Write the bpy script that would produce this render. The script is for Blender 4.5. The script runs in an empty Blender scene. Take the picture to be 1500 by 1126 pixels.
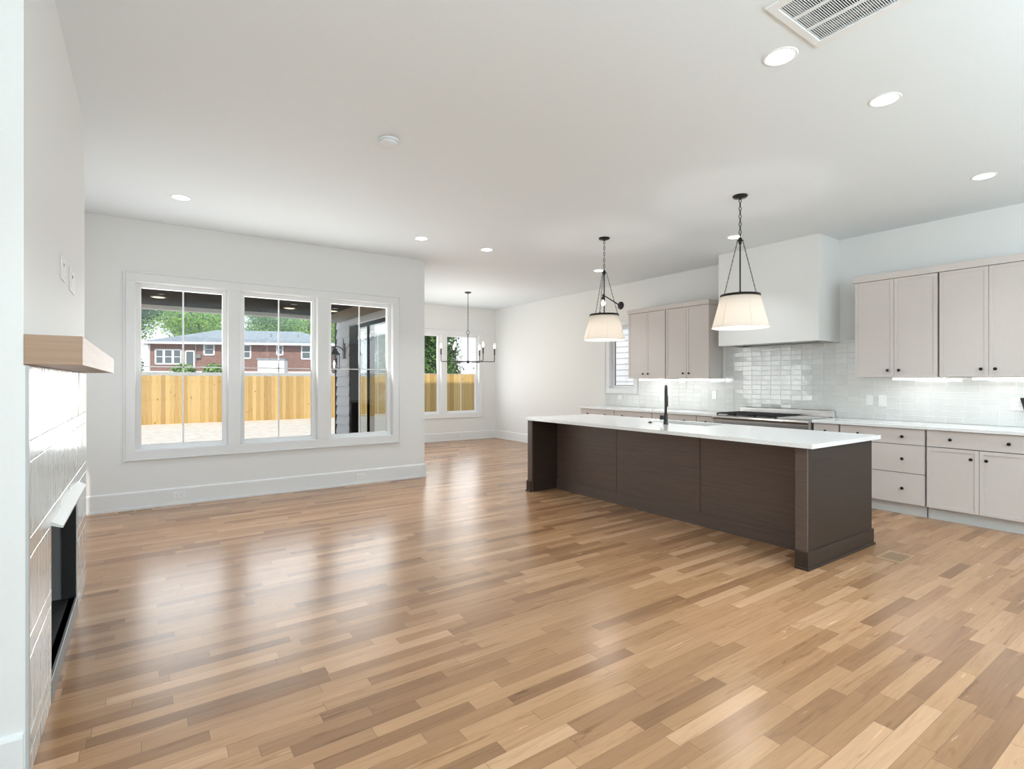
import bpy, bmesh, math, random
from mathutils import Vector, Matrix
random.seed(7)
PI = math.pi
sc = bpy.context.scene
COL = sc.collection

# ------------------------------------------------------------------ camera
CAMH, YAW, FPX = 1.36, math.radians(34.9), 773.0
cd = bpy.data.cameras.new('camera'); cam = bpy.data.objects.new('camera', cd); COL.objects.link(cam)
cam.location = (0, 0, CAMH); cam.rotation_euler = (PI/2, 0, -YAW)
cd.sensor_width = 36; cd.lens = FPX/1500*36; cd.shift_y = -5/1500; cd.clip_start = .05; cd.clip_end = 400
sc.camera = cam

# ------------------------------------------------------------------ light, sky, exposure
SKY_STRENGTH, SUN_STRENGTH = 1.15, 3.5
CAN_W, REAR_W, UPFILL_W, RIGHT_W, LEFT_W, SLIDER_W, LIVING_W, NOOK_W, ALCOVE_W = 4.2, 7, 300, 24, 30, 26, 14, 9, 2.5
sc.view_settings.view_transform = 'Standard'; sc.view_settings.look = 'None'
sc.view_settings.gamma = 1; sc.view_settings.exposure = 0.19; sc.view_settings.use_curve_mapping = False
w = bpy.data.worlds.new('sky'); sc.world = w; w.use_nodes = True
nt = w.node_tree; nt.nodes.clear()
wo = nt.nodes.new('ShaderNodeOutputWorld'); bg = nt.nodes.new('ShaderNodeBackground')
tc = nt.nodes.new('ShaderNodeTexCoord'); sx = nt.nodes.new('ShaderNodeSeparateXYZ'); rp = nt.nodes.new('ShaderNodeValToRGB')
nt.links.new(tc.outputs['Generated'], sx.inputs[0]); nt.links.new(sx.outputs['Z'], rp.inputs[0])
rp.color_ramp.elements[0].position = 0.0; rp.color_ramp.elements[0].color = (.93, .96, 1, 1)
rp.color_ramp.elements[1].position = 0.6; rp.color_ramp.elements[1].color = (.55, .74, 1, 1)
nt.links.new(rp.outputs[0], bg.inputs[0]); bg.inputs[1].default_value = SKY_STRENGTH
nt.links.new(bg.outputs[0], wo.inputs[0])
sd = bpy.data.lights.new('sun', 'SUN'); sun = bpy.data.objects.new('sun', sd); COL.objects.link(sun)
sd.energy = SUN_STRENGTH; sd.angle = math.radians(.6); sd.color = (1, .95, .87)
sun.location = (-6, -20, 30)
SUN_A, SUN_EL = math.radians(20), math.radians(47)
sun_dir = Vector((math.sin(SUN_A)*math.cos(SUN_EL), math.cos(SUN_A)*math.cos(SUN_EL), -math.sin(SUN_EL)))
sun.rotation_euler = sun_dir.to_track_quat('-Z', 'Y').to_euler()

def area_light(name, loc, size, power, direction, color=(1, 1, 1), spread=PI):
    d = bpy.data.lights.new(name, 'AREA'); o = bpy.data.objects.new(name, d); COL.objects.link(o)
    d.shape = 'RECTANGLE'; d.size, d.size_y = size; d.energy = power; d.color = color; d.spread = spread
    o.location = loc; o.rotation_euler = Vector(direction).to_track_quat('-Z', 'Y').to_euler()
    return o
# daylight at the room's real glazing, plus fill lamps added out of view
DAY = (.945, .968, .965)
area_light('rear_fill_light', (3.0, -3.05, 1.45), (6.2, 2.3), REAR_W, (0, 1, .3), DAY)  # added fill from behind the camera, no known source there
area_light('ceiling_fill_uplight', (2.4, -1.9, 2.0), (6.0, 2.0), UPFILL_W, (0, 0, 1), (.68, .90, 1))  # floating uplight added to brighten the ceiling
area_light('alcove_window_daylight', (-.88, 5.75, 1.5), (1.2, 1.7), ALCOVE_W, (1, 0, -.1), DAY)
area_light('right_fill_light', (6.88, -1.35, 1.45), (2.9, 2.2), RIGHT_W, (-1, 0, .9), DAY)  # added fill from the right wall, out of view
area_light('left_fill_light', (-.88, -1.0, 1.45), (3.5, 2.2), LEFT_W, (1, 0, .75), DAY)  # added fill from the left to lift cabinets, island and ceiling
area_light('slider_daylight', (3.36, 8.7, 1.25), (2.4, 2.2), SLIDER_W, (1, 0, .15), DAY)
for x0, x1 in ((-.02, .74), (.98, 1.75), (1.99, 2.75)):
    area_light('living_window_daylight', ((x0+x1)/2, 6.955, 1.518), (x1-x0, 1.69), LIVING_W, (0, -1, .35), DAY)
for x0, x1 in ((3.69, 4.43), (4.69, 5.44), (5.69, 6.44)):
    area_light('nook_window_daylight', ((x0+x1)/2, 10.755, 1.52), (x1-x0, 1.69), NOOK_W, (0, -1, .3), DAY)

# ------------------------------------------------------------------ materials
def mat(name, base=(.8, .8, .8), rough=.5, metal=0, spec=.5, emit=None, estr=0, coat=0):
    m = bpy.data.materials.new(name); m.use_nodes = True
    b = m.node_tree.nodes['Principled BSDF']
    b.inputs['Base Color'].default_value = (*base, 1); b.inputs['Roughness'].default_value = rough
    b.inputs['Metallic'].default_value = metal; b.inputs['Specular IOR Level'].default_value = spec
    if coat: b.inputs['Coat Weight'].default_value = coat; b.inputs['Coat Roughness'].default_value = .08
    if emit: b.inputs['Emission Color'].default_value = (*emit, 1); b.inputs['Emission Strength'].default_value = estr
    return m
class NG:
    """small helper around a material's node tree"""
    def __init__(s, m): s.m = m; s.t = m.node_tree; s.b = s.t.nodes.get('Principled BSDF')
    def n(s, typ, **kw):
        x = s.t.nodes.new(typ)
        for k, v in kw.items(): setattr(x, k, v)
        return x
    def l(s, a, b): s.t.links.new(a, b)
    def math(s, op, a, b=None):
        x = s.n('ShaderNodeMath', operation=op)
        for i, v in enumerate((a, b)):
            if v is None: continue
            if isinstance(v, (int, float)): x.inputs[i].default_value = v
            else: s.l(v, x.inputs[i])
        return x.outputs[0]
    def ramp(s, fac, stops):
        r = s.n('ShaderNodeValToRGB'); e = r.color_ramp.elements
        while len(e) < len(stops): e.new(.5)
        for el, (p, c) in zip(e, stops): el.position = p; el.color = (*c, 1) if len(c) == 3 else c
        s.l(fac, r.inputs[0]); return r.outputs[0]
    def mix(s, fac, a, b, mode='MIX'):
        x = s.n('ShaderNodeMix', data_type='RGBA', blend_type=mode)
        for i, v in ((0, fac), (6, a), (7, b)):
            if isinstance(v, (int, float)): x.inputs[i].default_value = v
            elif isinstance(v, tuple): x.inputs[i].default_value = (*v, 1)
            else: s.l(v, x.inputs[i])
        return x.outputs[2]
    def noise(s, vec, scale, detail=3, rough=.5, dist=0.0):
        x = s.n('ShaderNodeTexNoise'); x.inputs['Scale'].default_value = scale; x.inputs['Detail'].default_value = detail
        x.inputs['Roughness'].default_value = rough; x.inputs['Distortion'].default_value = dist; s.l(vec, x.inputs['Vector']); return x.outputs['Fac']
    def pos(s): return s.n('ShaderNodeNewGeometry').outputs['Position']
    def obj(s): return s.n('ShaderNodeTexCoord').outputs['Object']
    def mapping(s, vec, scale=(1, 1, 1), loc=(0, 0, 0)):
        x = s.n('ShaderNodeMapping'); x.inputs['Scale'].default_value = scale; x.inputs['Location'].default_value = loc
        s.l(vec, x.inputs['Vector']); return x.outputs[0]
    def bump(s, h, strength=.2, dist=.01):
        x = s.n('ShaderNodeBump'); x.inputs['Strength'].default_value = strength; x.inputs['Distance'].default_value = dist
        s.l(h, x.inputs['Height']); s.l(x.outputs[0], s.b.inputs['Normal'])
    def color(s, c): s.l(c, s.b.inputs['Base Color'])

def wood(name, stops, axis, stretch=14, scale=4, rough=.45, bump=.08, fine=1.0, spec=.5):
    m = mat(name, rough=rough, spec=spec); g = NG(m)
    sc_ = [stretch]*3 if axis >= 0 else [1, 1, stretch]; sc_[axis if axis >= 0 else 0] = 1
    v = g.mapping(g.pos(), tuple(sc_))
    a = g.noise(v, scale, 5, .6); b = g.noise(g.mapping(g.pos(), tuple(x*5 if x > 1 else 3 for x in sc_)), scale, 3, .6)
    f = g.math('ADD', g.math('MULTIPLY', a, .7), g.math('MULTIPLY', b, .3*fine))
    g.color(g.ramp(f, stops)); g.bump(b, bump, .002)
    return m
def speckle(name, base, var, scale, rough=.5, bump=0):
    m = mat(name, base, rough); g = NG(m); f = g.noise(g.pos(), scale, 4)
    g.color(g.ramp(f, [(.3, tuple(max(0, c-var) for c in base)), (.7, tuple(min(1, c+var) for c in base))]))
    if bump: g.bump(f, bump, .01)
    return m

M = {}
M['wall'] = speckle('wall paint', (.80, .80, .782), .006, 60, .55, .02)
M['ceil'] = speckle('ceiling paint', (.785, .83, .85), .005, 50, .7, .02)
M['trim'] = mat('trim paint', (.80, .805, .80), .35)
M['vinyl'] = mat('white vinyl', (.86, .86, .86), .3)
M['cab'] = speckle('cabinet paint', (.655, .60, .565), .006, 30, .42)
M['toe'] = mat('toe kick paint', (.60, .60, .58), .45)
M['dark'] = mat('dark gap', (.03, .028, .026), .8)
M['black'] = mat('black metal', (.015, .015, .016), .38, .0)
M['bronze'] = mat('bronze metal', (.02, .017, .015), .35, .6)
M['steel'] = mat('stainless steel', (.62, .62, .61), .25, 1)
M['steel_dark'] = mat('dark steel', (.35, .35, .34), .35, 1)  # darker steel tone for hood liner, filters and small fittings
M['iron'] = mat('cast iron', (.012, .012, .013), .55)
M['plate'] = mat('white plastic', (.85, .85, .84), .35)
M['slot'] = mat('slot black', (.05, .05, .05), .6)
M['grout'] = mat('grout', (.78, .79, .775), .8)
M['firebox'] = mat('firebox black', (.012, .012, .012), .5)
M['fireliner'] = mat('firebox liner', (.17, .17, .17), .75)
M['visor'] = mat('visor white metal', (.72, .73, .71), .4)
M['hearth'] = mat('hearth metal', (.30, .31, .31), .4, .5)
M['lens'] = mat('lamp lens', (1, 1, 1), .5, emit=(1, .985, .96), estr=6)
M['led'] = mat('led bar lens', (1, 1, 1), .5, emit=(1, 1, 1), estr=9)
M['bulb'] = mat('bulb glow', (1, 1, 1), .4, emit=(1, .88, .7), estr=7)
M['duct'] = mat('duct metal', (.38, .38, .37), .5, .3)
M['ductdark'] = mat('dark duct', (.06, .06, .06), .8)  # near-black tone for the plenum behind the grille

def m_quartz():
    m = mat('white quartz', (.84, .845, .84), .12, spec=.5); g = NG(m)
    f = g.noise(g.pos(), 90, 4); g.color(g.ramp(f, [(.3, (.80, .81, .80)), (.6, (.87, .875, .87))])); return m
M['quartz'] = m_quartz()
def m_glaze(name, c0, c1, rough, wav, wscale):
    m = mat(name, c0, rough, spec=1.0); g = NG(m)
    info = g.n('ShaderNodeAttribute', attribute_name='tint'); 
    g.color(g.mix(info.outputs['Fac'], c0, c1)); m.node_tree.nodes['Principled BSDF'].inputs['Coat Weight'].default_value = .6; m.node_tree.nodes['Principled BSDF'].inputs['Coat IOR'].default_value = 1.7; m.node_tree.nodes['Principled BSDF'].inputs['Coat Roughness'].default_value = rough; g.bump(g.noise(g.pos(), wscale, 2), wav, .01); return m
M['tile'] = m_glaze('glazed wall tile', (.66, .675, .655), (.70, .715, .695), .06, .16, 30)
M['ftile'] = m_glaze('glazed fireplace tile', (.68, .70, .68), (.74, .755, .74), .16, .14, 18)

def m_floor():
    m = mat('oak strip floor', rough=.27, spec=.44); g = NG(m)
    p = g.pos(); s = g.n('ShaderNodeSeparateXYZ'); g.l(p, s.inputs[0]); x, y = s.outputs['X'], s.outputs['Y']
    W = .0695
    yr = g.math('DIVIDE', y, W); row = g.math('FLOOR', yr)
    wn = g.n('ShaderNodeTexWhiteNoise', noise_dimensions='1D'); g.l(row, wn.inputs['W'])
    xx = g.math('ADD', g.math('DIVIDE', x, .62), g.math('MULTIPLY', wn.outputs['Value'], 531.7))
    vo = g.n('ShaderNodeTexVoronoi', voronoi_dimensions='1D', feature='F1'); vo.inputs['Scale'].default_value = 1; g.l(xx, vo.inputs['W'])
    ve = g.n('ShaderNodeTexVoronoi', voronoi_dimensions='1D', feature='DISTANCE_TO_EDGE'); ve.inputs['Scale'].default_value = 1; g.l(xx, ve.inputs['W'])
    cs = g.n('ShaderNodeSeparateColor'); g.l(vo.outputs['Color'], cs.inputs[0])
    rnd, rnd2 = cs.outputs[0], cs.outputs[1]
    base = g.ramp(rnd, [(0, (.265, .137, .067)), (.14, (.34, .18, .090)), (.45, (.425, .235, .119)), (.8, (.485, .275, .144)), (1, (.59, .355, .205))])
    # grain, shifted per board
    cmb = g.n('ShaderNodeCombineXYZ'); g.l(x, cmb.inputs[0]); g.l(y, cmb.inputs[1]); g.l(g.math('MULTIPLY', rnd2, 97), cmb.inputs[2])
    v1 = g.mapping(cmb.outputs[0], (1.1, 15, 1)); n1 = g.noise(v1, 2.0, 6, .6, dist=1.3)
    v2 = g.mapping(cmb.outputs[0], (4, 170, 1)); n2 = g.noise(v2, 2.0, 3, .6)
    v3 = g.mapping(cmb.outputs[0], (1.3, 14, 1)); n3 = g.noise(v3, 2.0, 5, .6, dist=.6)
    gr = g.ramp(n1, [(.26, (.78, .75, .72)), (.45, (.95, .945, .94)), (.72, (1.07, 1.065, 1.06))])
    c = g.mix(1.0, base, gr, 'MULTIPLY')
    c = g.mix(1.0, c, g.ramp(n2, [(.3, (.93, .925, .92)), (.65, (1.02, 1.02, 1.02))]), 'MULTIPLY')
    c = g.mix(1.0, c, g.ramp(n3, [(.60, (1, 1, 1)), (.72, (.64, .56, .48))]), 'MULTIPLY')
    fy = g.math('FRACT', yr); ed = g.math('MINIMUM', fy, g.math('SUBTRACT', 1, fy))
    gapy = g.math('LESS_THAN', ed, .012); gapx = g.math('LESS_THAN', ve.outputs['Distance'], .0022)
    gap = g.math('MAXIMUM', gapy, gapx)
    c = g.mix(g.math('MULTIPLY', gap, .55), c, (.13, .075, .045))
    g.color(c)
    rr = g.math('ADD', .205, g.math('MULTIPLY', n1, .10)); g.l(rr, g.b.inputs['Roughness'])
    g.bump(g.math('SUBTRACT', g.math('MULTIPLY', n2, .25), gap), .06, .002)
    return m
M['floor'] = m_floor()
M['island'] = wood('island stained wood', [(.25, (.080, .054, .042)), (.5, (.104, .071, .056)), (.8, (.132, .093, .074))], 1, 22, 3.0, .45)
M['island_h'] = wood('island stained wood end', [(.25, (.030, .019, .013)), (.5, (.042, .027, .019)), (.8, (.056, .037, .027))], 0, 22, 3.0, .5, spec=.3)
M['mantel'] = wood('light oak', [(.25, (.30, .185, .115)), (.5, (.38, .245, .16)), (.8, (.45, .30, .205))], -1, 22, 2.5, .42)
M['ventwood'] = wood('oak vent', [(.25, (.40, .25, .14)), (.5, (.50, .32, .19)), (.8, (.57, .38, .24))], 0, 20, 3, .4)
M['ventwood_flush'] = wood('oak vent flush', [(.25, (.33, .19, .10)), (.5, (.40, .235, .125)), (.8, (.46, .28, .155))], 0, 20, 3, .4)
def m_shade():
    m = bpy.data.materials.new('linen shade'); m.use_nodes = True; t = m.node_tree; t.nodes.clear()
    o = t.nodes.new('ShaderNodeOutputMaterial'); d = t.nodes.new('ShaderNodeBsdfDiffuse'); r = t.nodes.new('ShaderNodeBsdfTranslucent'); x = t.nodes.new('ShaderNodeMixShader')
    d.inputs[0].default_value = (.88, .85, .81, 1); r.inputs[0].default_value = (.93, .88, .82, 1); x.inputs[0].default_value = .5
    t.links.new(d.outputs[0], x.inputs[1]); t.links.new(r.outputs[0], x.inputs[2]); t.links.new(x.outputs[0], o.inputs[0]); return m
M['shade'] = m_shade()
def m_glass(name, tint=(1, 1, 1), f0=.04):
    m = bpy.data.materials.new(name); m.use_nodes = True; t = m.node_tree; t.nodes.clear(); g = NG(m)
    o = g.n('ShaderNodeOutputMaterial'); a = g.n('ShaderNodeBsdfTransparent'); b = g.n('ShaderNodeBsdfGlossy'); x = g.n('ShaderNodeMixShader'); lw = g.n('ShaderNodeLayerWeight')
    lw.inputs['Blend'].default_value = .5
    a.inputs[0].default_value = (*tint, 1); b.inputs['Roughness'].default_value = .0
    f = g.math('ADD', f0, g.math('MULTIPLY', 1-f0, g.math('POWER', lw.outputs['Facing'], 5)))
    g.l(f, x.inputs[0]); g.l(a.outputs[0], x.inputs[1]); g.l(b.outputs[0], x.inputs[2]); g.l(x.outputs[0], o.inputs[0]); return m
M['glass'] = m_glass('window glass', (1, 1, 1), .022); M['glass2'] = m_glass('slider glass', (.85, .90, .90), .13)
# outdoors
M['sand'] = speckle('pale sand', (.60, .525, .43), .09, 4, .95, .3)
M['hill'] = speckle('dry grass', (.36, .34, .29), .08, 2, .95)
def m_fence():
    m = mat('cedar fence', rough=.8); g = NG(m); p = g.pos()
    at = g.n('ShaderNodeAttribute', attribute_name='tint')
    n = g.noise(g.mapping(p, (9, 9, .8)), 3, 5); vk = g.n('ShaderNodeTexVoronoi'); vk.inputs['Scale'].default_value = 1; g.l(g.mapping(p, (4.2, .01, 2.6)), vk.inputs['Vector']); k = vk.outputs['Distance']
    c = g.ramp(g.math('ADD', g.math('MULTIPLY', at.outputs['Fac'], .55), g.math('MULTIPLY', n, .45)), [(.2, (.40, .245, .07)), (.5, (.52, .335, .11)), (.85, (.64, .44, .17))])
    c = g.mix(g.ramp(k, [(.07, (1, 1, 1)), (.12, (0, 0, 0))]), c, (.26, .14, .05)); g.color(c); return m
M['fence'] = m_fence()
def m_brick():
    m = mat('red brick', rough=.9); g = NG(m); b = g.n('ShaderNodeTexBrick')
    g.l(g.mapping(g.obj(), (1, 1, 1)), b.inputs[0])
    rot = g.n('ShaderNodeMapping'); 
    s = g.n('ShaderNodeSeparateXYZ'); g.l(g.obj(), s.inputs[0]); c = g.n('ShaderNodeCombineXYZ')
    g.l(g.math('ADD', s.outputs[0], s.outputs[1]), c.inputs[0]); g.l(s.outputs[2], c.inputs[1]); g.l(c.outputs[0], b.inputs[0])
    b.inputs['Color1'].default_value = (.20, .085, .065, 1); b.inputs['Color2'].default_value = (.27, .125, .095, 1); b.inputs['Mortar'].default_value = (.32, .27, .24, 1)
    b.inputs['Scale'].default_value = 1; b.inputs['Brick Width'].default_value = .32; b.inputs['Row Height'].default_value = .12; b.inputs['Mortar Size'].default_value = .014
    g.color(b.outputs[0]); return m
M['brick'] = m_brick()
M['roof'] = speckle('grey shingles', (.25, .275, .29), .05, 4, .9)
M['soffit'] = wood('dark stained soffit', [(.3, (.030, .021, .014)), (.7, (.055, .040, .026))], 0, 10, 2, .8, spec=0)
M['cream'] = mat('cream fascia', (.70, .62, .50), .6)
M['tanboard'] = wood('tan porch boards', [(.3, (.22, .17, .11)), (.7, (.32, .25, .16))], 1, 10, 2, .8, spec=.1)
M['siding'] = mat('pale lap siding', (.66, .66, .66), .6)
M['siding_w'] = mat('white lap siding', (.90, .90, .90), .6)
M['frame_dark'] = mat('dark bronze frame', (.014, .012, .010), .8, spec=0)
M['winpane'] = mat('house window pane', (.10, .13, .14), .08, spec=.8)
M['white_out'] = mat('white outdoor paint', (.80, .80, .80), .5)
M['bark'] = speckle('bark', (.12, .09, .06), .03, 8, .95)
def m_leaf(name, cs):
    m = mat(name, rough=.6); g = NG(m); at = g.n('ShaderNodeAttribute', attribute_name='tint')
    g.color(g.ramp(at.outputs['Fac'], [(0, cs[0]), (.5, cs[1]), (1, cs[2])]))
    tr = g.n('ShaderNodeBsdfTranslucent'); g.l(g.b.inputs['Base Color'].links[0].from_socket, tr.inputs[0])
    mx = g.n('ShaderNodeMixShader'); mx.inputs[0].default_value = .35
    out = [n for n in g.t.nodes if n.type == 'OUTPUT_MATERIAL'][0]
    g.l(g.b.outputs[0], mx.inputs[1]); g.l(tr.outputs[0], mx.inputs[2]); g.l(mx.outputs[0], out.inputs[0]); return m
M['leaf_bright'] = m_leaf('bright leaves', [(.12, .26, .02), (.30, .52, .05), (.52, .72, .14)])
M['leaf_mid'] = m_leaf('mid leaves', [(.08, .17, .03), (.19, .36, .08), (.36, .54, .17)])
M['leaf_dark'] = m_leaf('dark leaves', [(.014, .05, .014), (.04, .11, .03), (.10, .20, .06)])

# ------------------------------------------------------------------ mesh builder
class MB:
    def __init__(s): s.v = []; s.f = []; s.t = []; s.sm = []
    def add(s, vs, fs, tint=.5, smooth=False):
        o = len(s.v); s.v += [Vector(p) for p in vs]
        for f in fs: s.f.append([o+i for i in f]); s.t.append(tint); s.sm.append(smooth)
        return s
    def box(s, x0, x1, y0, y1, z0, z1, tint=.5):
        x0, x1 = sorted((x0, x1)); y0, y1 = sorted((y0, y1)); z0, z1 = sorted((z0, z1))
        return s.add([(x0,y0,z0),(x1,y0,z0),(x1,y1,z0),(x0,y1,z0),(x0,y0,z1),(x1,y0,z1),(x1,y1,z1),(x0,y1,z1)],
                     [(0,3,2,1),(4,5,6,7),(0,1,5,4),(1,2,6,5),(2,3,7,6),(3,0,4,7)], tint)
    def prism(s, pts, axis, a0, a1):
        """pts: 2-D outline in the two other axes (in xyz order), extruded along axis"""
        n = len(pts); vs = []
        for a in (a0, a1):
            for p in pts:
                q = list(p); q.insert(axis, a); vs.append(q)
        fs = [tuple(range(n))[::-1], tuple(range(n, 2*n))] + [(i, (i+1) % n, n+(i+1) % n, n+i) for i in range(n)]
        return s.add(vs, fs)
    def ring(s, c, axis, prof, seg=32, smooth=True, cap0=True, cap1=True):
        """lathe: prof = [(radius, offset along axis)]"""
        c = Vector(c); ax = Vector(axis).normalized(); u = ax.orthogonal().normalized(); w_ = ax.cross(u); vs = []; fs = []
        for r, h in prof:
            for k in range(seg):
                a = 2*PI*k/seg; vs.append(c + ax*h + (u*math.cos(a)+w_*math.sin(a))*r)
        for j in range(len(prof)-1):
            for k in range(seg):
                k2 = (k+1) % seg; fs.append((j*seg+k, j*seg+k2, (j+1)*seg+k2, (j+1)*seg+k))
        s.add(vs, fs, smooth=smooth)
        o = len(s.v)-len(vs)
        if cap0 and prof[0][0] > 1e-6: s.f.append([o+k for k in range(seg)][::-1]); s.t.append(.5); s.sm.append(False)
        if cap1 and prof[-1][0] > 1e-6: s.f.append([o+(len(prof)-1)*seg+k for k in range(seg)]); s.t.append(.5); s.sm.append(False)
        return s
    def cyl(s, p0, p1, r, r1=None, seg=12):
        p0, p1 = Vector(p0), Vector(p1); d = p1-p0
        return s.ring(p0, d, [(r, 0), (r if r1 is None else r1, d.length)], seg)
    def tube(s, pts, r, seg=8):
        pts = [Vector(p) for p in pts]; n = len(pts); vs = []; fs = []; prev = None
        for i, p in enumerate(pts):
            d = (pts[min(i+1, n-1)]-pts[max(i-1, 0)]).normalized()
            u = d.orthogonal().normalized() if prev is None else (prev-d*prev.dot(d)).normalized()
            prev = u; w_ = d.cross(u); rr = r[i] if isinstance(r, (list, tuple)) else r
            for k in range(seg):
                a = 2*PI*k/seg; vs.append(p+(u*math.cos(a)+w_*math.sin(a))*rr)
        for i in range(n-1):
            for k in range(seg): k2 = (k+1) % seg; fs.append((i*seg+k, i*seg+k2, (i+1)*seg+k2, (i+1)*seg+k))
        s.add(vs, fs, smooth=True); o = len(s.v)-len(vs)
        s.f += [[o+k for k in range(seg)][::-1], [o+(n-1)*seg+k for k in range(seg)]]; s.t += [.5, .5]; s.sm += [False, False]
        return s
    def link(s, c, d, side, L, W, r):
        """one oval chain link centred at c, long axis d, wide axis side"""
        c, d, side = Vector(c), Vector(d).normalized(), Vector(side).normalized(); N, K = 12, 5; vs = []; fs = []
        nn = d.cross(side)
        for i in range(N):
            a = 2*PI*i/N; e = d*math.cos(a)*(L/2-r)+side*math.sin(a)*(W/2-r); o_ = (d*math.cos(a)+side*math.sin(a)).normalized()
            for k in range(K):
                b = 2*PI*k/K; vs.append(c+e+(o_*math.cos(b)+nn*math.sin(b))*r)
        for i in range(N):
            for k in range(K): i2, k2 = (i+1) % N, (k+1) % K; fs.append((i*K+k, i2*K+k, i2*K+k2, i*K+k2))
        return s.add(vs, fs, smooth=True)
    def chain(s, p0, p1, pitch, W, r):
        p0, p1 = Vector(p0), Vector(p1); d = p1-p0; n = max(2, round(d.length/pitch)); u = d.orthogonal().normalized(); w_ = d.normalized().cross(u)
        for i in range(n): s.link(p0+d*(i+.5)/n, d, u if i % 2 else w_, d.length/n*1.28, W, r)
        return s

def wloc(o):
    v = Vector((0, 0, 0))
    while o is not None: v += o.location; o = o.parent
    return v
def build(name, b, m, parent=None, origin=None, bevel=0, label=None, seg=2):
    me = bpy.data.meshes.new(name)
    off = wloc(parent) if parent else Vector(origin or (0, 0, 0))
    me.from_pydata([tuple(v-off) for v in b.v], [], b.f); me.validate()
    if len(me.polygons) == len(b.f):
        me.polygons.foreach_set('use_smooth', b.sm)
        if len(set(b.t)) > 1:
            a = me.attributes.new('tint', 'FLOAT', 'FACE'); a.data.foreach_set('value', b.t)
    bm = bmesh.new(); bm.from_mesh(me); bmesh.ops.recalc_face_normals(bm, faces=bm.faces); bm.to_mesh(me); bm.free()
    me.materials.append(M[m] if isinstance(m, str) else m)
    o = bpy.data.objects.new(name, me); COL.objects.link(o)
    if parent: o.parent = parent
    elif origin: o.location = origin
    if bevel:
        md = o.modifiers.new('bevel', 'BEVEL'); md.width = bevel; md.segments = seg; md.limit_method = 'ANGLE'; md.angle_limit = math.radians(50)
    if label: o['label'] = label
    return o
def tag(o, label, cat, group=None):
    o['label'] = label; o['category'] = cat
    if group: o['group'] = group
    return o
def thing(name, loc, label, cat, group=None):
    o = bpy.data.objects.new(name, None); COL.objects.link(o); o.location = loc; o.empty_display_size = .1
    return tag(o, label, cat, group)
def struct(name, b, m, bevel=0, parent=None):
    o = build(name, b, m, parent=parent, bevel=bevel)
    if parent is None: o['kind'] = 'structure'
    return o
def sroot(name, loc):
    o = bpy.data.objects.new(name, None); COL.objects.link(o); o.location = loc; o['kind'] = 'structure'; return o
def slab_holes(axis, a0, a1, u0, u1, v0, v1, holes):
    """box thick along axis (a0..a1), spanning the other two axes, with rectangular holes (hu0,hu1,hv0,hv1)"""
    b = MB(); us = sorted({u0, u1, *[h[0] for h in holes], *[h[1] for h in holes]}); vs = sorted({v0, v1, *[h[2] for h in holes], *[h[3] for h in holes]})
    for i in range(len(us)-1):
        for j in range(len(vs)-1):
            cu, cv = (us[i]+us[i+1])/2, (vs[j]+vs[j+1])/2
            if any(h[0] < cu < h[1] and h[2] < cv < h[3] for h in holes): continue
            r = {0: (a0, a1, us[i], us[i+1], vs[j], vs[j+1]), 1: (us[i], us[i+1], a0, a1, vs[j], vs[j+1]), 2: (us[i], us[i+1], vs[j], vs[j+1], a0, a1)}[axis]
            b.box(*r)
    return b

# ------------------------------------------------------------------ room shell
H = 3.076; YB = 6.88; XE = 3.28; XWO = 3.23; XWI = 3.35; YD = 10.68; XK = 6.95; XBR = -.330; YREAR = -3.2; XL = -.95
LIV = [(-.075, .800), (.926, 1.799), (1.938, 2.800)]; LZ = (.618, 2.418)
DIN = [(3.63, 4.49), (4.63, 5.50), (5.635, 6.495)]; DZ = (.618, 2.43)
struct('floor', MB().box(XL-.15, XK+.15, YREAR-.15, YB+.15, -.12, 0).box(XE-.12, XK+.15, YB+.15, YD+.15, -.12, 0), 'floor')
GR = (2.392, 2.785, .42, 1.288)
struct('ceiling', slab_holes(2, H, H+.14, XL-.15, XK+.15, YREAR-.15, YD+.15, [GR, (XL-.15, XE-.14, YB+.16, YD+.15)]), 'ceil')
struct('wall_back', slab_holes(1, YB, YB+.16, XL-.15, XE, 0, H, [(a, b, *LZ) for a, b in LIV]), 'wall')
struct('wall_dining_left', slab_holes(0, XWO, XWI, YB+.16, YD, 0, H, [(7.4, 10.02, .02, 2.40)]), 'wall')
struct('wall_dining', slab_holes(1, YD, YD+.16, XWO, XK+.15, 0, H, [(a, b, *DZ) for a, b in DIN]), 'wall')
KW = (6.275, 6.855, 1.235, 2.345)
struct('wall_right', slab_holes(0, XK, XK+.15, YREAR, YD, 0, H, [KW, (-2.8, .1, .35, 2.55)]), 'wall')
struct('wall_left', slab_holes(0, XL-.15, XL, YREAR, YB, 0, H, [(-2.8, .8, .35, 2.55), (5.1, 6.4, .618, 2.418)]), 'wall')
struct('wall_rear', slab_holes(1, YREAR-.15, YREAR, XL-.15, XK+.15, 0, H, [(-.2, 6.2, .25, 2.65)]), 'wall')
BR0, BR1 = 2.385, 4.585
FO = (2.94, 4.01, .085, .755)
brb = MB().box(XL, XBR, BR0, FO[0], 0, H).box(XL, XBR, FO[1], BR1, 0, H).box(XL, XBR, FO[0], FO[1], FO[3], H).box(XL, XBR, FO[0], FO[1], 0, FO[2])
struct('wall_fireplace', brb, 'wall')
# house body above and beside the room (casts the house's shade in the yard)
struct('wall_upper_storey', MB().box(XL-.3, 7.8, YREAR-.5, 7.05, H+.5, 6.6).box(XWO, 7.8, 7.05, 10.85, H+.5, 6.6), 'siding')
struct('ceiling_rear_sunblock', MB().box(XL-.5, 8.2, YREAR-4.2, YREAR-.2, 2.85, 3.05), 'white_out')  # unseen overhang put in to block sun at the added rear window

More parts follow.
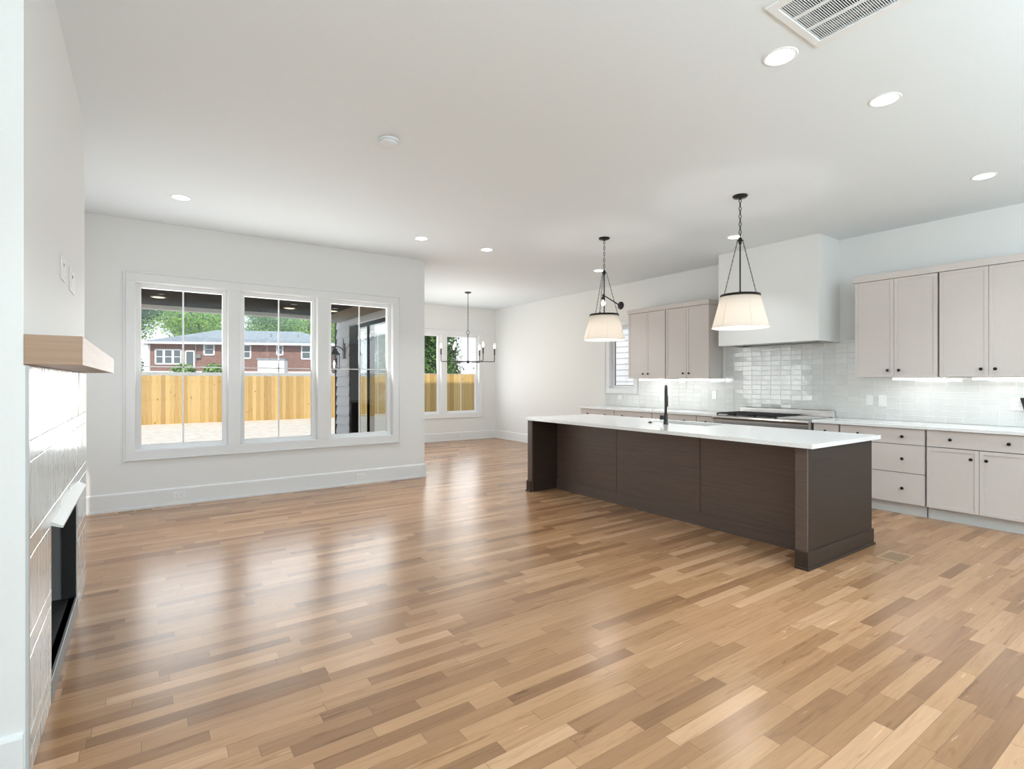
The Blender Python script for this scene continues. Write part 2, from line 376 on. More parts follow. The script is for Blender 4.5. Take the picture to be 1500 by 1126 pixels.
def baseboard(name, runs):
    """runs: (axis, face coord, outward sign, a0, a1)"""
    b = MB()
    for ax, fc, sg, a0, a1 in runs:
        for d, z0, z1 in ((.016, 0, .172), (.026, 0, .022)):
            lo, hi = (fc, fc+sg*d)
            if ax == 0: b.box(lo, hi, a0, a1, z0, z1)
            else: b.box(a0, a1, lo, hi, z0, z1)
        lo, hi = (fc, fc+sg*.016)
        pr = [(fc, .172), (fc+sg*.016, .172), (fc+sg*.011, .184), (fc+sg*.004, .188), (fc, .188)]
        if ax == 0: b.prism([(p[0], p[1]) for p in pr], 1, a0, a1)
        else: b.prism([(p[0], p[1]) for p in pr], 0, a0, a1)
    return struct(name, b, 'trim')
baseboard('baseboard_back', [(1, YB, -1, XL, XE+.016)])
baseboard('baseboard_dining_left', [(0, XE, 1, YB, 7.04), (0, XWI, 1, 7.04, 7.36), (0, XWI, 1, 10.06, YD)])
baseboard('baseboard_dining', [(1, YD, -1, XE, XK)])
baseboard('baseboard_right', [(0, XK, -1, 6.99, YD), (0, XK, -1, YREAR, 1.12)])
baseboard('baseboard_left', [(1, BR0, -1, XL, XBR), (0, XL, 1, BR1, YB), (0, XL, 1, YREAR, BR0)])
baseboard('baseboard_rear', [(1, YREAR, 1, XL, XK)])

def casing_y(name, yf, panes, z0, z1, wo=.088, wt=.10):
    """flat casing around a row of openings in a wall facing -Y"""
    b = MB(); x0, x1 = panes[0][0]-wo, panes[-1][1]+wo; t = .018
    b.box(x0, x1, yf-t, yf, z1, z1+wo).box(x0, x1, yf-t, yf, z0-wo, z0)
    b.box(x0, panes[0][0], yf-t, yf, z0, z1).box(panes[-1][1], x1, yf-t, yf, z0, z1)
    for (a, p), (q, c) in zip(panes[:-1], panes[1:]): b.box(p, q, yf-t, yf, z0, z1)
    bb = .014   # back band
    b.box(x0-bb, x0, yf-t-.010, yf, z0-wo-bb, z1+wo+bb).box(x1, x1+bb, yf-t-.010, yf, z0-wo-bb, z1+wo+bb)
    b.box(x0, x1, yf-t-.010, yf, z1+wo, z1+wo+bb).box(x0, x1, yf-t-.010, yf, z0-wo-bb, z0-wo)
    return struct(name, b, 'trim', bevel=.003)
casing_y('trim_1', YB, LIV, *LZ); casing_y('trim_2', YD, DIN, *DZ)

def window_y(name, yf, x0, x1, z0, z1, grille=True):
    r = sroot(name, ((x0+x1)/2, yf+.08, z0)); j = MB(); t = .004
    # jamb liner
    j.box(x0, x0+t, yf, yf+.07, z0, z1).box(x1-t, x1, yf, yf+.07, z0, z1).box(x0, x1, yf, yf+.07, z0, z0+t).box(x0, x1, yf, yf+.07, z1-t, z1)
    build('jamb', j, 'trim', r)
    f = MB(); fw = .052; y0, y1 = yf+.062, yf+.125
    f.box(x0, x0+fw, y0, y1, z0, z1).box(x1-fw, x1, y0, y1, z0, z1).box(x0+fw, x1-fw, y0, y1, z0, z0+fw).box(x0+fw, x1-fw, y0, y1, z1-fw, z1)
    build('frame', f, 'vinyl', r, bevel=.004)
    build('glass', MB().box(x0+fw, x1-fw, yf+.093, yf+.094, z0+fw, z1-fw), 'glass', r)
    if grille:
        g = MB(); cx = (x0+x1)/2; cz = (z0+z1)/2
        g.box(cx-.008, cx+.008, yf+.096, yf+.104, z0+fw, z1-fw).box(x0+fw, x1-fw, yf+.096, yf+.104, cz-.006, cz+.006)
        build('grille', g, 'vinyl', r)
    return r
for i, (a, b) in enumerate(LIV): window_y('window_%d' % (i+1), YB, a, b, *LZ)
for i, (a, b) in enumerate(DIN): window_y('window_%d' % (i+4), YD, a, b, *DZ)
# unseen rear window behind the camera, added to house the fill lamp
r = sroot('window_8', (3, YREAR-.08, .25)); f = MB()
for xx in (-.2, 1.4, 3.0, 4.6, 6.14): f.box(xx, xx+.06, YREAR-.11, YREAR-.04, .25, 2.65)
f.box(-.2, 6.2, YREAR-.11, YREAR-.04, .25, .31).box(-.2, 6.2, YREAR-.11, YREAR-.04, 2.59, 2.65)
build('frame', f, 'vinyl', r); build('glass', MB().box(-.14, 6.14, YREAR-.08, YREAR-.078, .31, 2.59), 'glass', r)
r = sroot('window_9', (XK+.08, -1.35, .35)); f = MB()  # unseen window made up for the right fill lamp
for yy in (-2.8, -1.38, .04): f.box(XK+.04, XK+.11, yy, yy+.06, .35, 2.55)
f.box(XK+.04, XK+.11, -2.8, .1, .35, .41).box(XK+.04, XK+.11, -2.8, .1, 2.49, 2.55)
build('frame', f, 'vinyl', r); build('glass', MB().box(XK+.08, XK+.082, -2.74, .04, .41, 2.49), 'glass', r)
for nm, q0, q1, p0, p1, nd in (('window_10', -2.8, .8, .35, 2.55, 2), ('window_11', 5.1, 6.4, .618, 2.418, 1)):  # first window is unseen, put in for the left fill lamp
    r = sroot(nm, (XL-.08, (q0+q1)/2, p0)); f = MB(); X_ = (XL-.11, XL-.04)
    for k in range(nd+1): yy = q0+(q1-q0-.05)*k/nd; f.box(*X_, yy, yy+.05, p0, p1)
    f.box(*X_, q0, q1, p0, p0+.05).box(*X_, q0, q1, p1-.05, p1)
    build('frame', f, 'vinyl', r); build('glass', MB().box(XL-.082, XL-.08, q0+.05, q1-.05, p0+.05, p1-.05), 'glass', r)
# kitchen side window
y0, y1, z0, z1 = KW; t = .018
cb = MB(); wo = .088
cb.box(XK-t, XK, y0-wo, y1+wo, z1, z1+wo).box(XK-t, XK, y0-wo, y1+wo, z0-wo, z0).box(XK-t, XK, y0-wo, y0, z0, z1).box(XK-t, XK, y1, y1+wo, z0, z1)
cb.box(XK-t-.01, XK, y1+wo, y1+wo+.012, z0-wo, z1+wo).box(XK-t-.01, XK, y0-wo, y1+wo+.012, z0-wo-.012, z0-wo)
struct('trim_3', cb, 'trim', bevel=.003)
r = sroot('window_7', (XK+.08, (y0+y1)/2, z0)); f = MB(); fw = .045
f.box(XK+.06, XK+.12, y0, y0+fw, z0, z1).box(XK+.06, XK+.12, y1-fw, y1, z0, z1).box(XK+.06, XK+.12, y0+fw, y1-fw, z0, z0+fw).box(XK+.06, XK+.12, y0+fw, y1-fw, z1-fw, z1)
build('frame', f, 'vinyl', r, bevel=.003); build('glass', MB().box(XK+.09, XK+.091, y0+fw, y1-fw, z0+fw, z1-fw), 'glass', r)
gk = MB(); g0 = .004
gk.box(XK+.088, XK+.1, y1-fw-g0*2, y1-fw, z0+fw, z1-fw).box(XK+.088, XK+.1, y0+fw, y1-fw, z0+fw, z0+fw+g0*2)
build('gasket', gk, 'slot', r)
# sliding door of the dining wing
r = sroot('door_1', (XWO+.06, 8.7, .02)); f = MB(); X0, X1 = XWO-.006, XWI-.02
f.box(X0, X1, 7.40, 7.46, .02, 2.40).box(X0, X1, 9.96, 10.02, .02, 2.40).box(X0, X1, 7.46, 9.96, 2.33, 2.40).box(X0, X1, 7.46, 9.96, .02, .10)
f.box(X0-.010, X1, 9.00, 9.06, .10, 2.33).box(X0-.014, X0+.06, 9.60, 10.02, .02, 2.40)
build('frame', f, 'frame_dark', r); build('glass', MB().box(XWO-.002, XWO, 7.46, 9.62, .10, 2.33), 'glass2', r)

# ------------------------------------------------------------------ fireplace
def tile_box(b, ax, face, sg, u0, u1, z0, z1, th, tilt, gap):
    """one glazed tile lying on a wall: ax = normal axis"""
    u0, u1, z0, z1 = u0+gap/2, u1-gap/2, z0+gap/2, z1-gap/2; tu, tz = random.gauss(0, tilt), random.gauss(0, tilt); cu, cz = (u0+u1)/2, (z0+z1)/2; e = .0016
    def P(u, z, d):
        n = face+sg*(d+(tu*(u-cu)+tz*(z-cz) if d > 0 else 0)); return (n, u, z) if ax == 0 else (u, n, z)
    vs = [P(u0, z0, 0), P(u1, z0, 0), P(u1, z1, 0), P(u0, z1, 0), P(u0, z0, th-e), P(u1, z0, th-e), P(u1, z1, th-e), P(u0, z1, th-e),
          P(u0+e, z0+e, th), P(u1-e, z0+e, th), P(u1-e, z1-e, th), P(u0+e, z1-e, th)]
    fs = [(8, 9, 10, 11)]
    for k in range(4): k2 = (k+1) % 4; fs += [(k, k2, 4+k2, 4+k), (4+k, 4+k2, 8+k2, 8+k)]
    b.add(vs, fs, random.random())
fp = thing('fireplace', (XBR, 3.475, 0), 'white glazed tile fireplace surround with black firebox set in the left wall', 'fireplace')
tb = MB(); rows = []; z = 1.415
lv = [1.413, 1.155, 1.085, .822, .755, .485, .415, .15, .08, 0.0]
for k in range(len(lv)-1):
    z1, z0 = lv[k], lv[k+1]; horiz = (k % 2 == 1)
    wdt = .262 if horiz else .0695
    n = round((BR1-BR0)/wdt); off = 0
    for i in range(n):
        a, c = BR0+.03+(BR1-BR0-.03)*i/n, BR0+.03+(BR1-BR0-.03)*(i+1)/n
        segs = [(a, c)]
        if z0 < FO[3]-.005:
            segs = []
            if a < FO[0]: segs.append((a, min(c, FO[0])))
            if c > FO[1]: segs.append((max(a, FO[1]), c))
        for s0, s1 in segs:
            if s1-s0 > .012: tile_box(tb, 0, XBR+.001, 1, s0, s1, z0, z1, .009, .006, .003)
build('tile_surround', tb, 'ftile', fp)
M['edge'] = mat('grey edge trim', (.50, .51, .50), .35)
build('edge_trim', MB().box(XBR+.0005, XBR+.0125, BR0+.001, BR0+.028, 0, 1.413), 'edge', fp, bevel=.002)
gb = MB().box(XBR, XBR+.004, BR0, FO[0], 0, 1.413).box(XBR, XBR+.004, FO[1], BR1, 0, 1.413).box(XBR, XBR+.004, FO[0], FO[1], FO[3], 1.413)
build('grout_bed', gb, 'grout', fp)
fb = MB(); d = .50; y0, y1, z0, z1 = FO; XI = XBR-d
fb.box(XI, XI+.01, y0, y1, z0, z1).box(XI, XBR-.06, y0, y0+.01, z0, z1).box(XI, XBR-.06, y1-.01, y1, z0, z1).box(XI, XBR-.06, y0, y1, z1-.01, z1)
build('firebox_liner', fb, 'fireliner', fp)
build('firebox_floor', MB().box(XI, XBR, y0, y1, z0, z0+.012).box(XBR-.30, XBR-.28, y0+.05, y1-.05, z0+.012, z0+.05).box(XBR-.18, XBR-.17, y0+.05, y1-.05, z0+.012, z0+.035), 'firebox', fp)
ff = MB(); ff.box(XBR-.06, XBR+.004, y0, y0+.018, z0, z1).box(XBR-.06, XBR+.004, y1-.018, y1, z0, z1).box(XBR-.06, XBR+.004, y0, y1, z1-.02, z1)
build('firebox_frame', ff, 'firebox', fp)
build('hearth_sill', MB().box(XBR-.03, XBR+.012, y0-.005, y1+.01, 0, z0+.012), 'hearth', fp, bevel=.003)
build('visor', MB().prism([(XBR+.004, .770), (XBR+.048, .744), (XBR+.048, .736), (XBR+.004, .752)], 1, y0-.005, y1+.03), 'visor', fp)
mt = build('mantel_shelf', MB().box(XBR, -.176, BR0-.004, 4.70, 1.416, 1.517), 'mantel', origin=(-.25, 3.5, 1.416), bevel=.002)
mt.data.transform(Matrix.Identity(4)); tag(mt, 'light oak box mantel shelf above the white tile fireplace', 'mantel')

# ------------------------------------------------------------------ plates and outlets
def plate(name, axis, sg, face, u, z, w_, h_, label, cat, group=None, kind='outlet', horizontal=False):
    """wall plate on a face; axis = normal axis, sg = outward sign"""
    def bx(b, u0, u1, z0, z1, d0, d1):
        a, c = face+sg*d0, face+sg*d1
        return b.box(a, c, u0, u1, z0, z1) if axis == 0 else b.box(u0, u1, a, c, z0, z1)
    loc = (face, u, z) if axis == 0 else (u, face, z)
    r = thing(name, loc, label, cat, group)
    build('cover_plate', bx(MB(), u-w_/2, u+w_/2, z-h_/2, z+h_/2, 0, .006), 'plate', r, bevel=.002)
    ins, sl = MB(), MB()
    if kind == 'switch':
        bx(ins, u-.017, u+.017, z-.034, z+.034, .006, .009)
    elif kind == 'outlet':
        for s in (-1, 1):
            c = (u+s*.02, z) if horizontal else (u, z+s*.02)
            rc = build('receptacle', bx(MB(), c[0]-.014, c[0]+.014, c[1]-.014, c[1]+.014, .006, .008), 'plate', r)
            for q in (-1, 1):
                if horizontal: build('slot', bx(MB(), c[0]-.004, c[0]+.004, c[1]+q*.006-.0012, c[1]+q*.006+.0012, .008, .0085), 'slot', rc)
                else: build('slot', bx(MB(), c[0]+q*.006-.0012, c[0]+q*.006+.0012, c[1]-.004, c[1]+.004, .008, .0085), 'slot', rc)
    else:   # recessed box
        bx(ins, u-w_*.36, u+w_*.36, z-h_*.36, z+h_*.36, .006, .008); bx(sl, u-w_*.2, u-w_*.05, z+h_*.08, z+h_*.2, .008, .0085)
    if ins.v: build('rocker' if kind == 'switch' else 'insert', ins, 'plate', r)
    if sl.v: build('slots', sl, 'slot', r)
    return r
plate('wall_outlet', 1, -1, YB-.016, .316, .105, .115, .07, 'white outlet low in the baseboard under the leftmost living room window', 'outlet', 'baseboard outlets', horizontal=True)
plate('wall_outlet', 1, -1, YB-.016, 2.344, .105, .115, .07, 'white outlet in the baseboard under the third living room window, near the wall corner', 'outlet', 'baseboard outlets', horizontal=True)
plate('wall_outlet', 1, -1, YD-.016, 5.99, .095, .115, .07, 'pale outlet in the far baseboard under the dining window', 'outlet', 'baseboard outlets', horizontal=True)
plate('media_plate', 0, 1, XBR, 3.41, 1.915, .16, .115, 'white media wall plate above the mantel, nearer of the two', 'wall plate', 'media plates above the mantel', kind='media')
plate('media_plate', 0, 1, XBR, 3.80, 1.915, .24, .125, 'wider white media wall plate above the mantel, further of the two', 'wall plate', 'media plates above the mantel', kind='media')
TF = XK-.010
plate('light_switch', 0, -1, TF-.002, 2.66, 1.138, .075, .118, 'white switch plate on the tile right of the range, left of its neighbour', 'switch', 'backsplash plates', kind='switch')
plate('light_switch', 0, -1, TF-.002, 2.525, 1.138, .085, .130, 'white switch plate on the tile under the knobs of the right upper cabinet', 'switch', 'backsplash plates', kind='switch')
plate('wall_outlet', 0, -1, TF-.002, 1.385, 1.135, .12, .12, 'white outlet on the tile at the right edge of the picture', 'outlet', 'backsplash plates')
plate('wall_outlet', 0, -1, TF-.002, 4.70, 1.153, .075, .118, 'white outlet on the tile just left of the range', 'outlet', 'backsplash plates')
plate('wall_outlet', 0, -1, TF-.002, 6.58, 1.075, .115, .075, 'white outlet on the tile below the small kitchen window', 'outlet', 'backsplash plates', horizontal=True)
ad = MB(); ad.add([(TF-.075, 1.25, 1.20), (TF-.0085, 1.25, 1.20), (TF-.0085, 1.36, 1.20), (TF-.075, 1.36, 1.20), (TF-.05, 1.265, 1.05), (TF-.0085, 1.265, 1.05), (TF-.0085, 1.33, 1.05), (TF-.05, 1.33, 1.05)], [(0, 1, 2, 3), (7, 6, 5, 4), (0, 4, 5, 1), (1, 5, 6, 2), (2, 6, 7, 3), (3, 7, 4, 0)])
tag(build('plug_adapter', ad, 'black', origin=(TF, 1.32, 1.05), bevel=.006), 'black tapered plug-in block at the right edge beside the tile outlet', 'adapter')

# ------------------------------------------------------------------ kitchen: cabinets
def knob(parent, x, y, z):
    return build('knob', MB().ring((x, y, z), (-1, 0, 0), [(.006, 0), (.006, .014), (.013, .018), (.0155, .024), (.013, .030), (.004, .032)], 16), 'bronze', parent)
def shaker(b, x, y0, y1, z0, z1, st=.032, t=.019, rec=.006):
    b.box(x-t+rec, x, y0, y1, z0, z1)
    b.box(x-t, x-t+rec, y0, y0+st, z0, z1).box(x-t, x-t+rec, y1-st, y1, z0, z1).box(x-t, x-t+rec, y0+st, y1-st, z0, z0+st).box(x-t, x-t+rec, y0+st, y1-st, z1-st, z1)
XU, XB = 6.62, 6.34
def upper(y0, y1, label):
    z0, z1 = 1.402, 2.465
    r = thing('upper_cabinet', (6.79, (y0+y1)/2, z0), label, 'cabinet', 'upper kitchen cabinets')
    build('body', MB().box(XU+.02, XK-.001, y0+.002, y1-.002, z0, z1), 'cab', r)
    build('reveal', MB().box(XU+.0195, XU+.0205, y0+.006, y1-.006, z0+.004, z1-.004), 'dark', r)
    ym = (y0+y1)/2
    for a, c, ky in ((y0+.004, ym-.0015, ym-.052), (ym+.0015, y1-.004, ym+.052)):
        b = MB(); shaker(b, XU+.019, a, c, z0+.003, z1-.003); dr = build('door', b, 'cab', r, bevel=.0012)
        knob(dr, XU, ky, 1.476)
    return r
upper(5.345, 6.105, 'greige two-door upper cabinet beside the small kitchen window')
upper(4.573, 5.335, 'greige two-door upper cabinet left of the range hood')
upper(1.925, 2.690, 'greige two-door upper cabinet right of the range hood')
upper(1.145, 1.915, 'greige two-door upper cabinet cut by the right edge of the picture')
def crown(y0, y1, label):
    b = MB().box(XU-.012, XK-.001, y0, y1, 2.466, 2.535)
    tag(build('cabinet_crown', b, 'cab', origin=(6.79, (y0+y1)/2, 2.466), bevel=.003), label, 'crown moulding', 'cabinet crowns')
crown(4.568, 6.115, 'greige flat crown along the top of the left upper cabinets')
crown(1.14, 2.705, 'greige flat crown along the top of the right upper cabinets')
def led(y0, y1, label):
    r = thing('under_cabinet_light', (6.66, (y0+y1)/2, 1.39), label, 'light', 'under-cabinet light bars')
    build('housing', MB().box(6.645, 6.70, y0, y1, 1.390, 1.4015), 'plate', r)
    build('lens', MB().box(6.648, 6.697, y0+.005, y1-.005, 1.372, 1.390), 'led', r)
    d = bpy.data.lights.new('led', 'AREA'); d.shape = 'RECTANGLE'; d.size = .045; d.size_y = y1-y0; d.energy = .34; d.color = (.98, .99, 1)
    o = bpy.data.objects.new('led_light', d); COL.objects.link(o); o.parent = r; o.location = (.012, 0, -.022); o.rotation_euler = (0, math.radians(-22), 0)
led(5.43, 5.90, 'lit white light bar under the upper cabinet beside the kitchen window')
led(4.62, 5.10, 'lit white light bar under the upper cabinet left of the hood')
led(1.88, 2.33, 'lit white light bar under the upper cabinet right of the hood')
led(1.20, 1.66, 'lit white light bar under the rightmost upper cabinet')

def base_cab(y0, y1, kind, label, knobs=2):
    r = thing('base_cabinet', (6.64, (y0+y1)/2, 0), label, 'cabinet', 'base kitchen cabinets')
    build('body', MB().box(XB+.02, XK-.001, y0+.001, y1-.001, .115, .880), 'cab', r)
    build('reveal', MB().box(XB+.0193, XB+.0205, y0+.003, y1-.003, .118, .878), 'dark', r)
    build('toe_kick', MB().box(XB+.055, XK-.002, y0+.001, y1-.001, 0, .115), 'toe', r)
    def drawer(z0, z1, n):
        d = build('drawer', MB().box(XB, XB+.019, y0+.004, y1-.004, z0, z1), 'cab', r, bevel=.0015)
        w_ = y1-y0
        for ky in ([(y0+y1)/2] if n == 1 else [y0+w_*.24, y1-w_*.24]): knob(d, XB+.001, ky, (z0+z1)/2)
    if kind == 'drawers':
        drawer(.718, .876, 1 if knobs == 1 else 2); drawer(.430, .712, knobs); drawer(.118, .424, knobs)
    else:
        drawer(.718, .876, knobs)
        ym = (y0+y1)/2
        doors = [(y0+.004, ym-.0015, ym-.055), (ym+.0015, y1-.004, ym+.055)] if y1-y0 > .5 else [(y0+.004, y1-.004, y0+.05)]
        for a, c, ky in doors:
            b = MB(); shaker(b, XB+.019, a, c, .118, .711); dd = build('door', b, 'cab', r, bevel=.0012); knob(dd, XB+.001, ky, .627)
base_cab(6.160, 6.965, 'doors', 'greige base cabinet at the far left end of the kitchen wall')
base_cab(5.372, 6.155, 'doors', 'greige base cabinet under the upper cabinet beside the kitchen window')
base_cab(4.584, 5.367, 'doors', 'greige base cabinet behind the island faucet')
base_cab(4.262, 4.579, 'doors', 'narrow greige base cabinet touching the left side of the range', 1)
base_cab(2.735, 3.008, 'doors', 'narrow greige base cabinet touching the right side of the range', 1)
base_cab(1.945, 2.725, 'drawers', 'greige base cabinet with a stack of three wide drawers', 2)
base_cab(1.130, 1.935, 'doors', 'greige two-door base cabinet at the right edge of the picture')
def counter(y0, y1, label):
    tag(build('countertop', MB().box(XB-.03, XK-.012, y0, y1, .881, .914), 'quartz', origin=(6.63, (y0+y1)/2, .881), bevel=.003), label, 'countertop', 'wall counters')
counter(4.256, 6.985, 'white quartz worktop on the base cabinets left of the range')
counter(1.115, 3.014, 'white quartz worktop on the base cabinets right of the range')
# tiled backsplash
bs = thing('backsplash', (XK, 4.0, .914), 'pale grey glazed stacked tile backsplash behind the range and counters', 'backsplash')
tb = MB(); TWd, THt = .1355, .0655; gb = MB()
regs = [(6.955, 6.95, .915, 1.135)]
def tile_ok(y0, y1, z0, z1):
    if y1 < 1.13: return False
    if z0 > 1.85: return False
    if 2.98 < (y0+y1)/2+.06 and (y0+y1)/2-.06 < 4.29 and z1 > 1.834: return False
    yc, zc = (y0+y1)/2, (z0+z1)/2
    if yc > 6.165: return z1 < 1.137
    if 2.70 < yc < 4.565: return True
    return z1 < 1.41
n0 = 0; y = 6.958
while y > 1.15:
    y0 = y-TWd; z = .916
    while z < 1.855:
        z1 = min(z+THt, 1.858)
        if z1-z > .02:
            zt = z1
            if (y0+y)/2 > 6.165 and z < 1.13: zt = min(z1, 1.132)
            elif 2.98 < (y0+y)/2+.06 and (y0+y)/2-.06 < 4.29: zt = min(z1, 1.8335)
            elif not (2.70 < (y0+y)/2 < 4.565): zt = min(z1, 1.4005)
            if zt-z > .015 and tile_ok(y0, y, z, zt): tile_box(tb, 0, XK-.001, -1, y0, y, z, zt, .0095, .010, .0038)
        z += THt
    y -= TWd
build('tiles', tb, 'tile', bs)
GX = (XK-.0085, XK-.0012); gb.box(*GX, 1.14, 6.16, .915, 1.40).box(*GX, 6.16, 6.958, .915, 1.132).box(*GX, 2.70, 4.565, 1.40, 1.833).box(*GX, 2.70, 2.98, 1.833, 1.858).box(*GX, 4.29, 4.565, 1.833, 1.858)
build('grout_bed', gb, 'grout', bs)
# hood
hd = thing('range_hood', (6.68, 3.635, 1.835), 'white plastered box hood rising from above the range to the ceiling', 'range hood')
build('body', slab_holes(2, 1.835, 1.90, 6.42, XK-.001, 2.985, 4.285, [(6.49, XK-.06, 3.06, 4.21)]).box(6.42, XK-.001, 2.985, 4.285, 1.90, H-.001), 'wall', hd)
lb = slab_holes(2, 1.828, 1.837, 6.470, XK-.055, 3.04, 4.23, [(6.52, XK-.10, 3.12, 4.15)])
build('liner', lb, 'steel_dark', hd)
fb = MB()
for k in range(24): fb.box(6.52, XK-.10, 3.12+k*.043, 3.12+k*.043+.03, 1.86, 1.885)
build('filter', fb, 'steel_dark', hd)
# range
rg = thing('range', (6.6, 3.635, 0), 'wide stainless steel gas range with black grates between the counters', 'range')
Y0, Y1, XF = 3.018, 4.252, 6.26
build('body', MB().box(XF+.03, XK-.02, Y0, Y1, .10, .895), 'steel', rg, bevel=.004)
build('control_panel', MB().prism([(XF+.03, .70), (XF-.008, .70), (XF-.008, .846), (XF-.004, .849), (XF-.004, .852), (XF-.016, .856), (XF-.020, .880), (XF-.014, .900), (XF+.03, .906)], 1, Y0, Y1), 'steel', rg, bevel=.003)
build('cooktop', MB().box(XF+.03, XK-.05, Y0+.002, Y1-.002, .895, .907), 'steel', rg)
gd = MB().box(XF+.06, XK-.12, Y0+.03, Y0+.40, .907, .922); build('griddle', gd, 'steel', rg, bevel=.004)
for k in range(3):
    a = Y0+.425+k*.268; c = a+.262; b = MB(); x0, x1 = XF+.055, XK-.11
    for yy in (a, (a+c)/2-.006, c-.012): b.box(x0, x1, yy, yy+.012, .925, .94)
    for i in range(7): xx = x0+(x1-x0-.012)*i/6; b.box(xx, xx+.012, a, c, .925, .94)
    for xx in (x0, x1-.014): 
        for yy in (a, c-.014): b.box(xx, xx+.014, yy, yy+.014, .905, .925)
    build('grate', b, 'iron', rg)
    for xx in (x0+.13, x1-.13):
        build('burner', MB().ring((xx, (a+c)/2, .906), (0, 0, 1), [(.05, 0), (.05, .008), (.034, .010), (.034, .018), (.03, .02)], 20), 'iron', rg)
build('backguard', MB().box(XK-.075, XK-.02, Y0, Y1, .90, 1.0), 'steel', rg, bevel=.006)
sl = MB()
for k in range(6): sl.box(XK-.072, XK-.03, Y0+.06+k*.19, Y0+.20+k*.19, .9985, 1.002)
build('vent_slots', sl, 'iron', rg)
for k in range(9):
    yy = Y0+.075+k*.1355
    build('knob', MB().ring((XF-.008, yy, .775), (-1, 0, 0), [(.026, 0), (.026, .006), (.021, .008), (.019, .034), (.014, .037)], 20), 'steel', rg)
for a, c in ((Y0+.01, Y0+.44), (Y0+.45, Y1-.01)):
    dr = build('oven_door', MB().box(XF+.005, XF+.03, a, c, .20, .692), 'steel', rg, bevel=.004)
    build('door_window', MB().box(XF+.003, XF+.005, a+.10, c-.10, .36, .60), 'iron', dr)
    build('handle', MB().cyl((XF-.045, a+.03, .655), (XF-.045, c-.03, .655), .012).cyl((XF-.045, a+.06, .655), (XF+.006, a+.06, .655), .008).cyl((XF-.045, c-.06, .655), (XF+.006, c-.06, .655), .008), 'steel', dr)
lg = []
for yy in (Y0+.06, Y1-.06):
    for xx in (XF+.09, XK-.10): build('foot', MB().cyl((xx, yy, 0), (xx, yy, .10), .02), 'steel', rg)
build('kick_panel', MB().box(XF+.06, XF+.07, Y0+.02, Y1-.02, .02, .10), 'steel_dark', rg)

# ------------------------------------------------------------------ island
IX0, IX1, IY0, IY1 = 3.905, 4.985, 1.895, 5.258; XP = 4.31; CT = .880
isl = thing('kitchen_island', (4.45, 3.58, 0), 'long dark brown stained wood kitchen island with panelled seating recess', 'kitchen island')
for a, c, nm in ((IY0, IY0+.085, 'end_panel'), (IY1-.085, IY1, 'end_panel')):
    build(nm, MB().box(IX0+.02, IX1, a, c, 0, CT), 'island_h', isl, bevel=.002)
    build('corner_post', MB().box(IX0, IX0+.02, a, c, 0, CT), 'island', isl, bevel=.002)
    pl = MB(); o = .012
    pl.box(IX0-o, IX1+o, a-o, c-.002, 0, .132) if a == IY0 else pl.box(IX0-o, IX1+o, a+.002, c+o, 0, .132)
    o2 = .021
    pl.box(IX0-o2, IX1+o2, a-o2, c-.004, 0, .018) if a == IY0 else pl.box(IX0-o2, IX1+o2, a+.004, c+o2, 0, .018)
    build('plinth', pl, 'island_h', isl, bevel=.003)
ys = [IY0+.085, 3.084, 4.148, IY1-.085]
for a, c in zip(ys[:-1], ys[1:]):
    build('back_panel', MB().box(XP, XP+.02, a+.0015, c-.0015, .10, CT), 'island', isl, bevel=.0015)
build('batten', MB().box(XP-.006, XP, 3.084-.012, 3.084+.006, .118, CT), 'island', isl); build('batten', MB().box(XP-.004, XP, 4.148-.006, 4.148+.004, .118, CT), 'island', isl)
build('skirting', MB().box(XP-.014, XP+.02, ys[0], ys[-1], 0, .118).box(XP-.024, XP-.014, ys[0], ys[-1], 0, .016), 'island', isl, bevel=.002)
build('body', slab_holes(2, .62, CT-.001, XP+.02, IX1-.02, ys[0], ys[-1], [(4.60, 4.955, 3.20, 3.96)]).box(XP+.02, IX1-.02, ys[0], ys[-1], .10, .62), 'island', isl)
for k in range(5):
    a = ys[0]+.002+k*(ys[-1]-ys[0])/5; c = a+(ys[-1]-ys[0])/5-.004
    b = MB().box(IX1-.02, IX1-.004, a, c, .11, CT-.004); dd = build('door', b, 'island', isl, bevel=.0015)
    build('knob', MB().ring((IX1-.005, c-.05, .80), (1, 0, 0), [(.006, 0), (.006, .014), (.0155, .024), (.004, .032)], 14), 'bronze', dd)
SK = (4.605, 4.95, 3.21, 3.95)
tp = slab_holes(2, CT, .911, 3.865, 5.015, 1.840, 5.312, [SK])
tag(build('island_countertop', tp, 'quartz', origin=(4.44, 3.58, CT)), 'large white quartz worktop on the dark kitchen island', 'countertop')
sk = MB(); a0, a1, b0, b1 = SK[0]-.004, SK[1]+.004, SK[2]-.004, SK[3]+.004; zb = .66
sk.box(a0, a1, b0, b1, zb, zb+.006).box(a0, a0+.003, b0, b1, zb, CT-.0005).box(a1-.003, a1, b0, b1, zb, CT-.0005).box(a0, a1, b0, b0+.003, zb, CT-.0005).box(a0, a1, b1-.003, b1, zb, CT-.0005)
s_ = thing('sink', (4.78, 3.58, zb), 'undermount steel sink let into the white island worktop', 'sink')
build('basin', sk, 'steel', s_); build('drain', MB().ring((4.78, 3.58, zb+.006), (0, 0, 1), [(.045, 0), (.045, .003), (.03, .001)], 20), 'steel_dark', s_)
fx, fy, fz = 4.457, 3.591, .9112
fa = thing('faucet', (fx, fy, fz), 'tall matte black pull-down faucet standing on the island worktop', 'faucet')
build('base', MB().ring((fx, fy, fz), (0, 0, 1), [(.027, 0), (.027, .006), (.0215, .010), (.0215, .10), (.015, .106)], 24), 'black', fa)
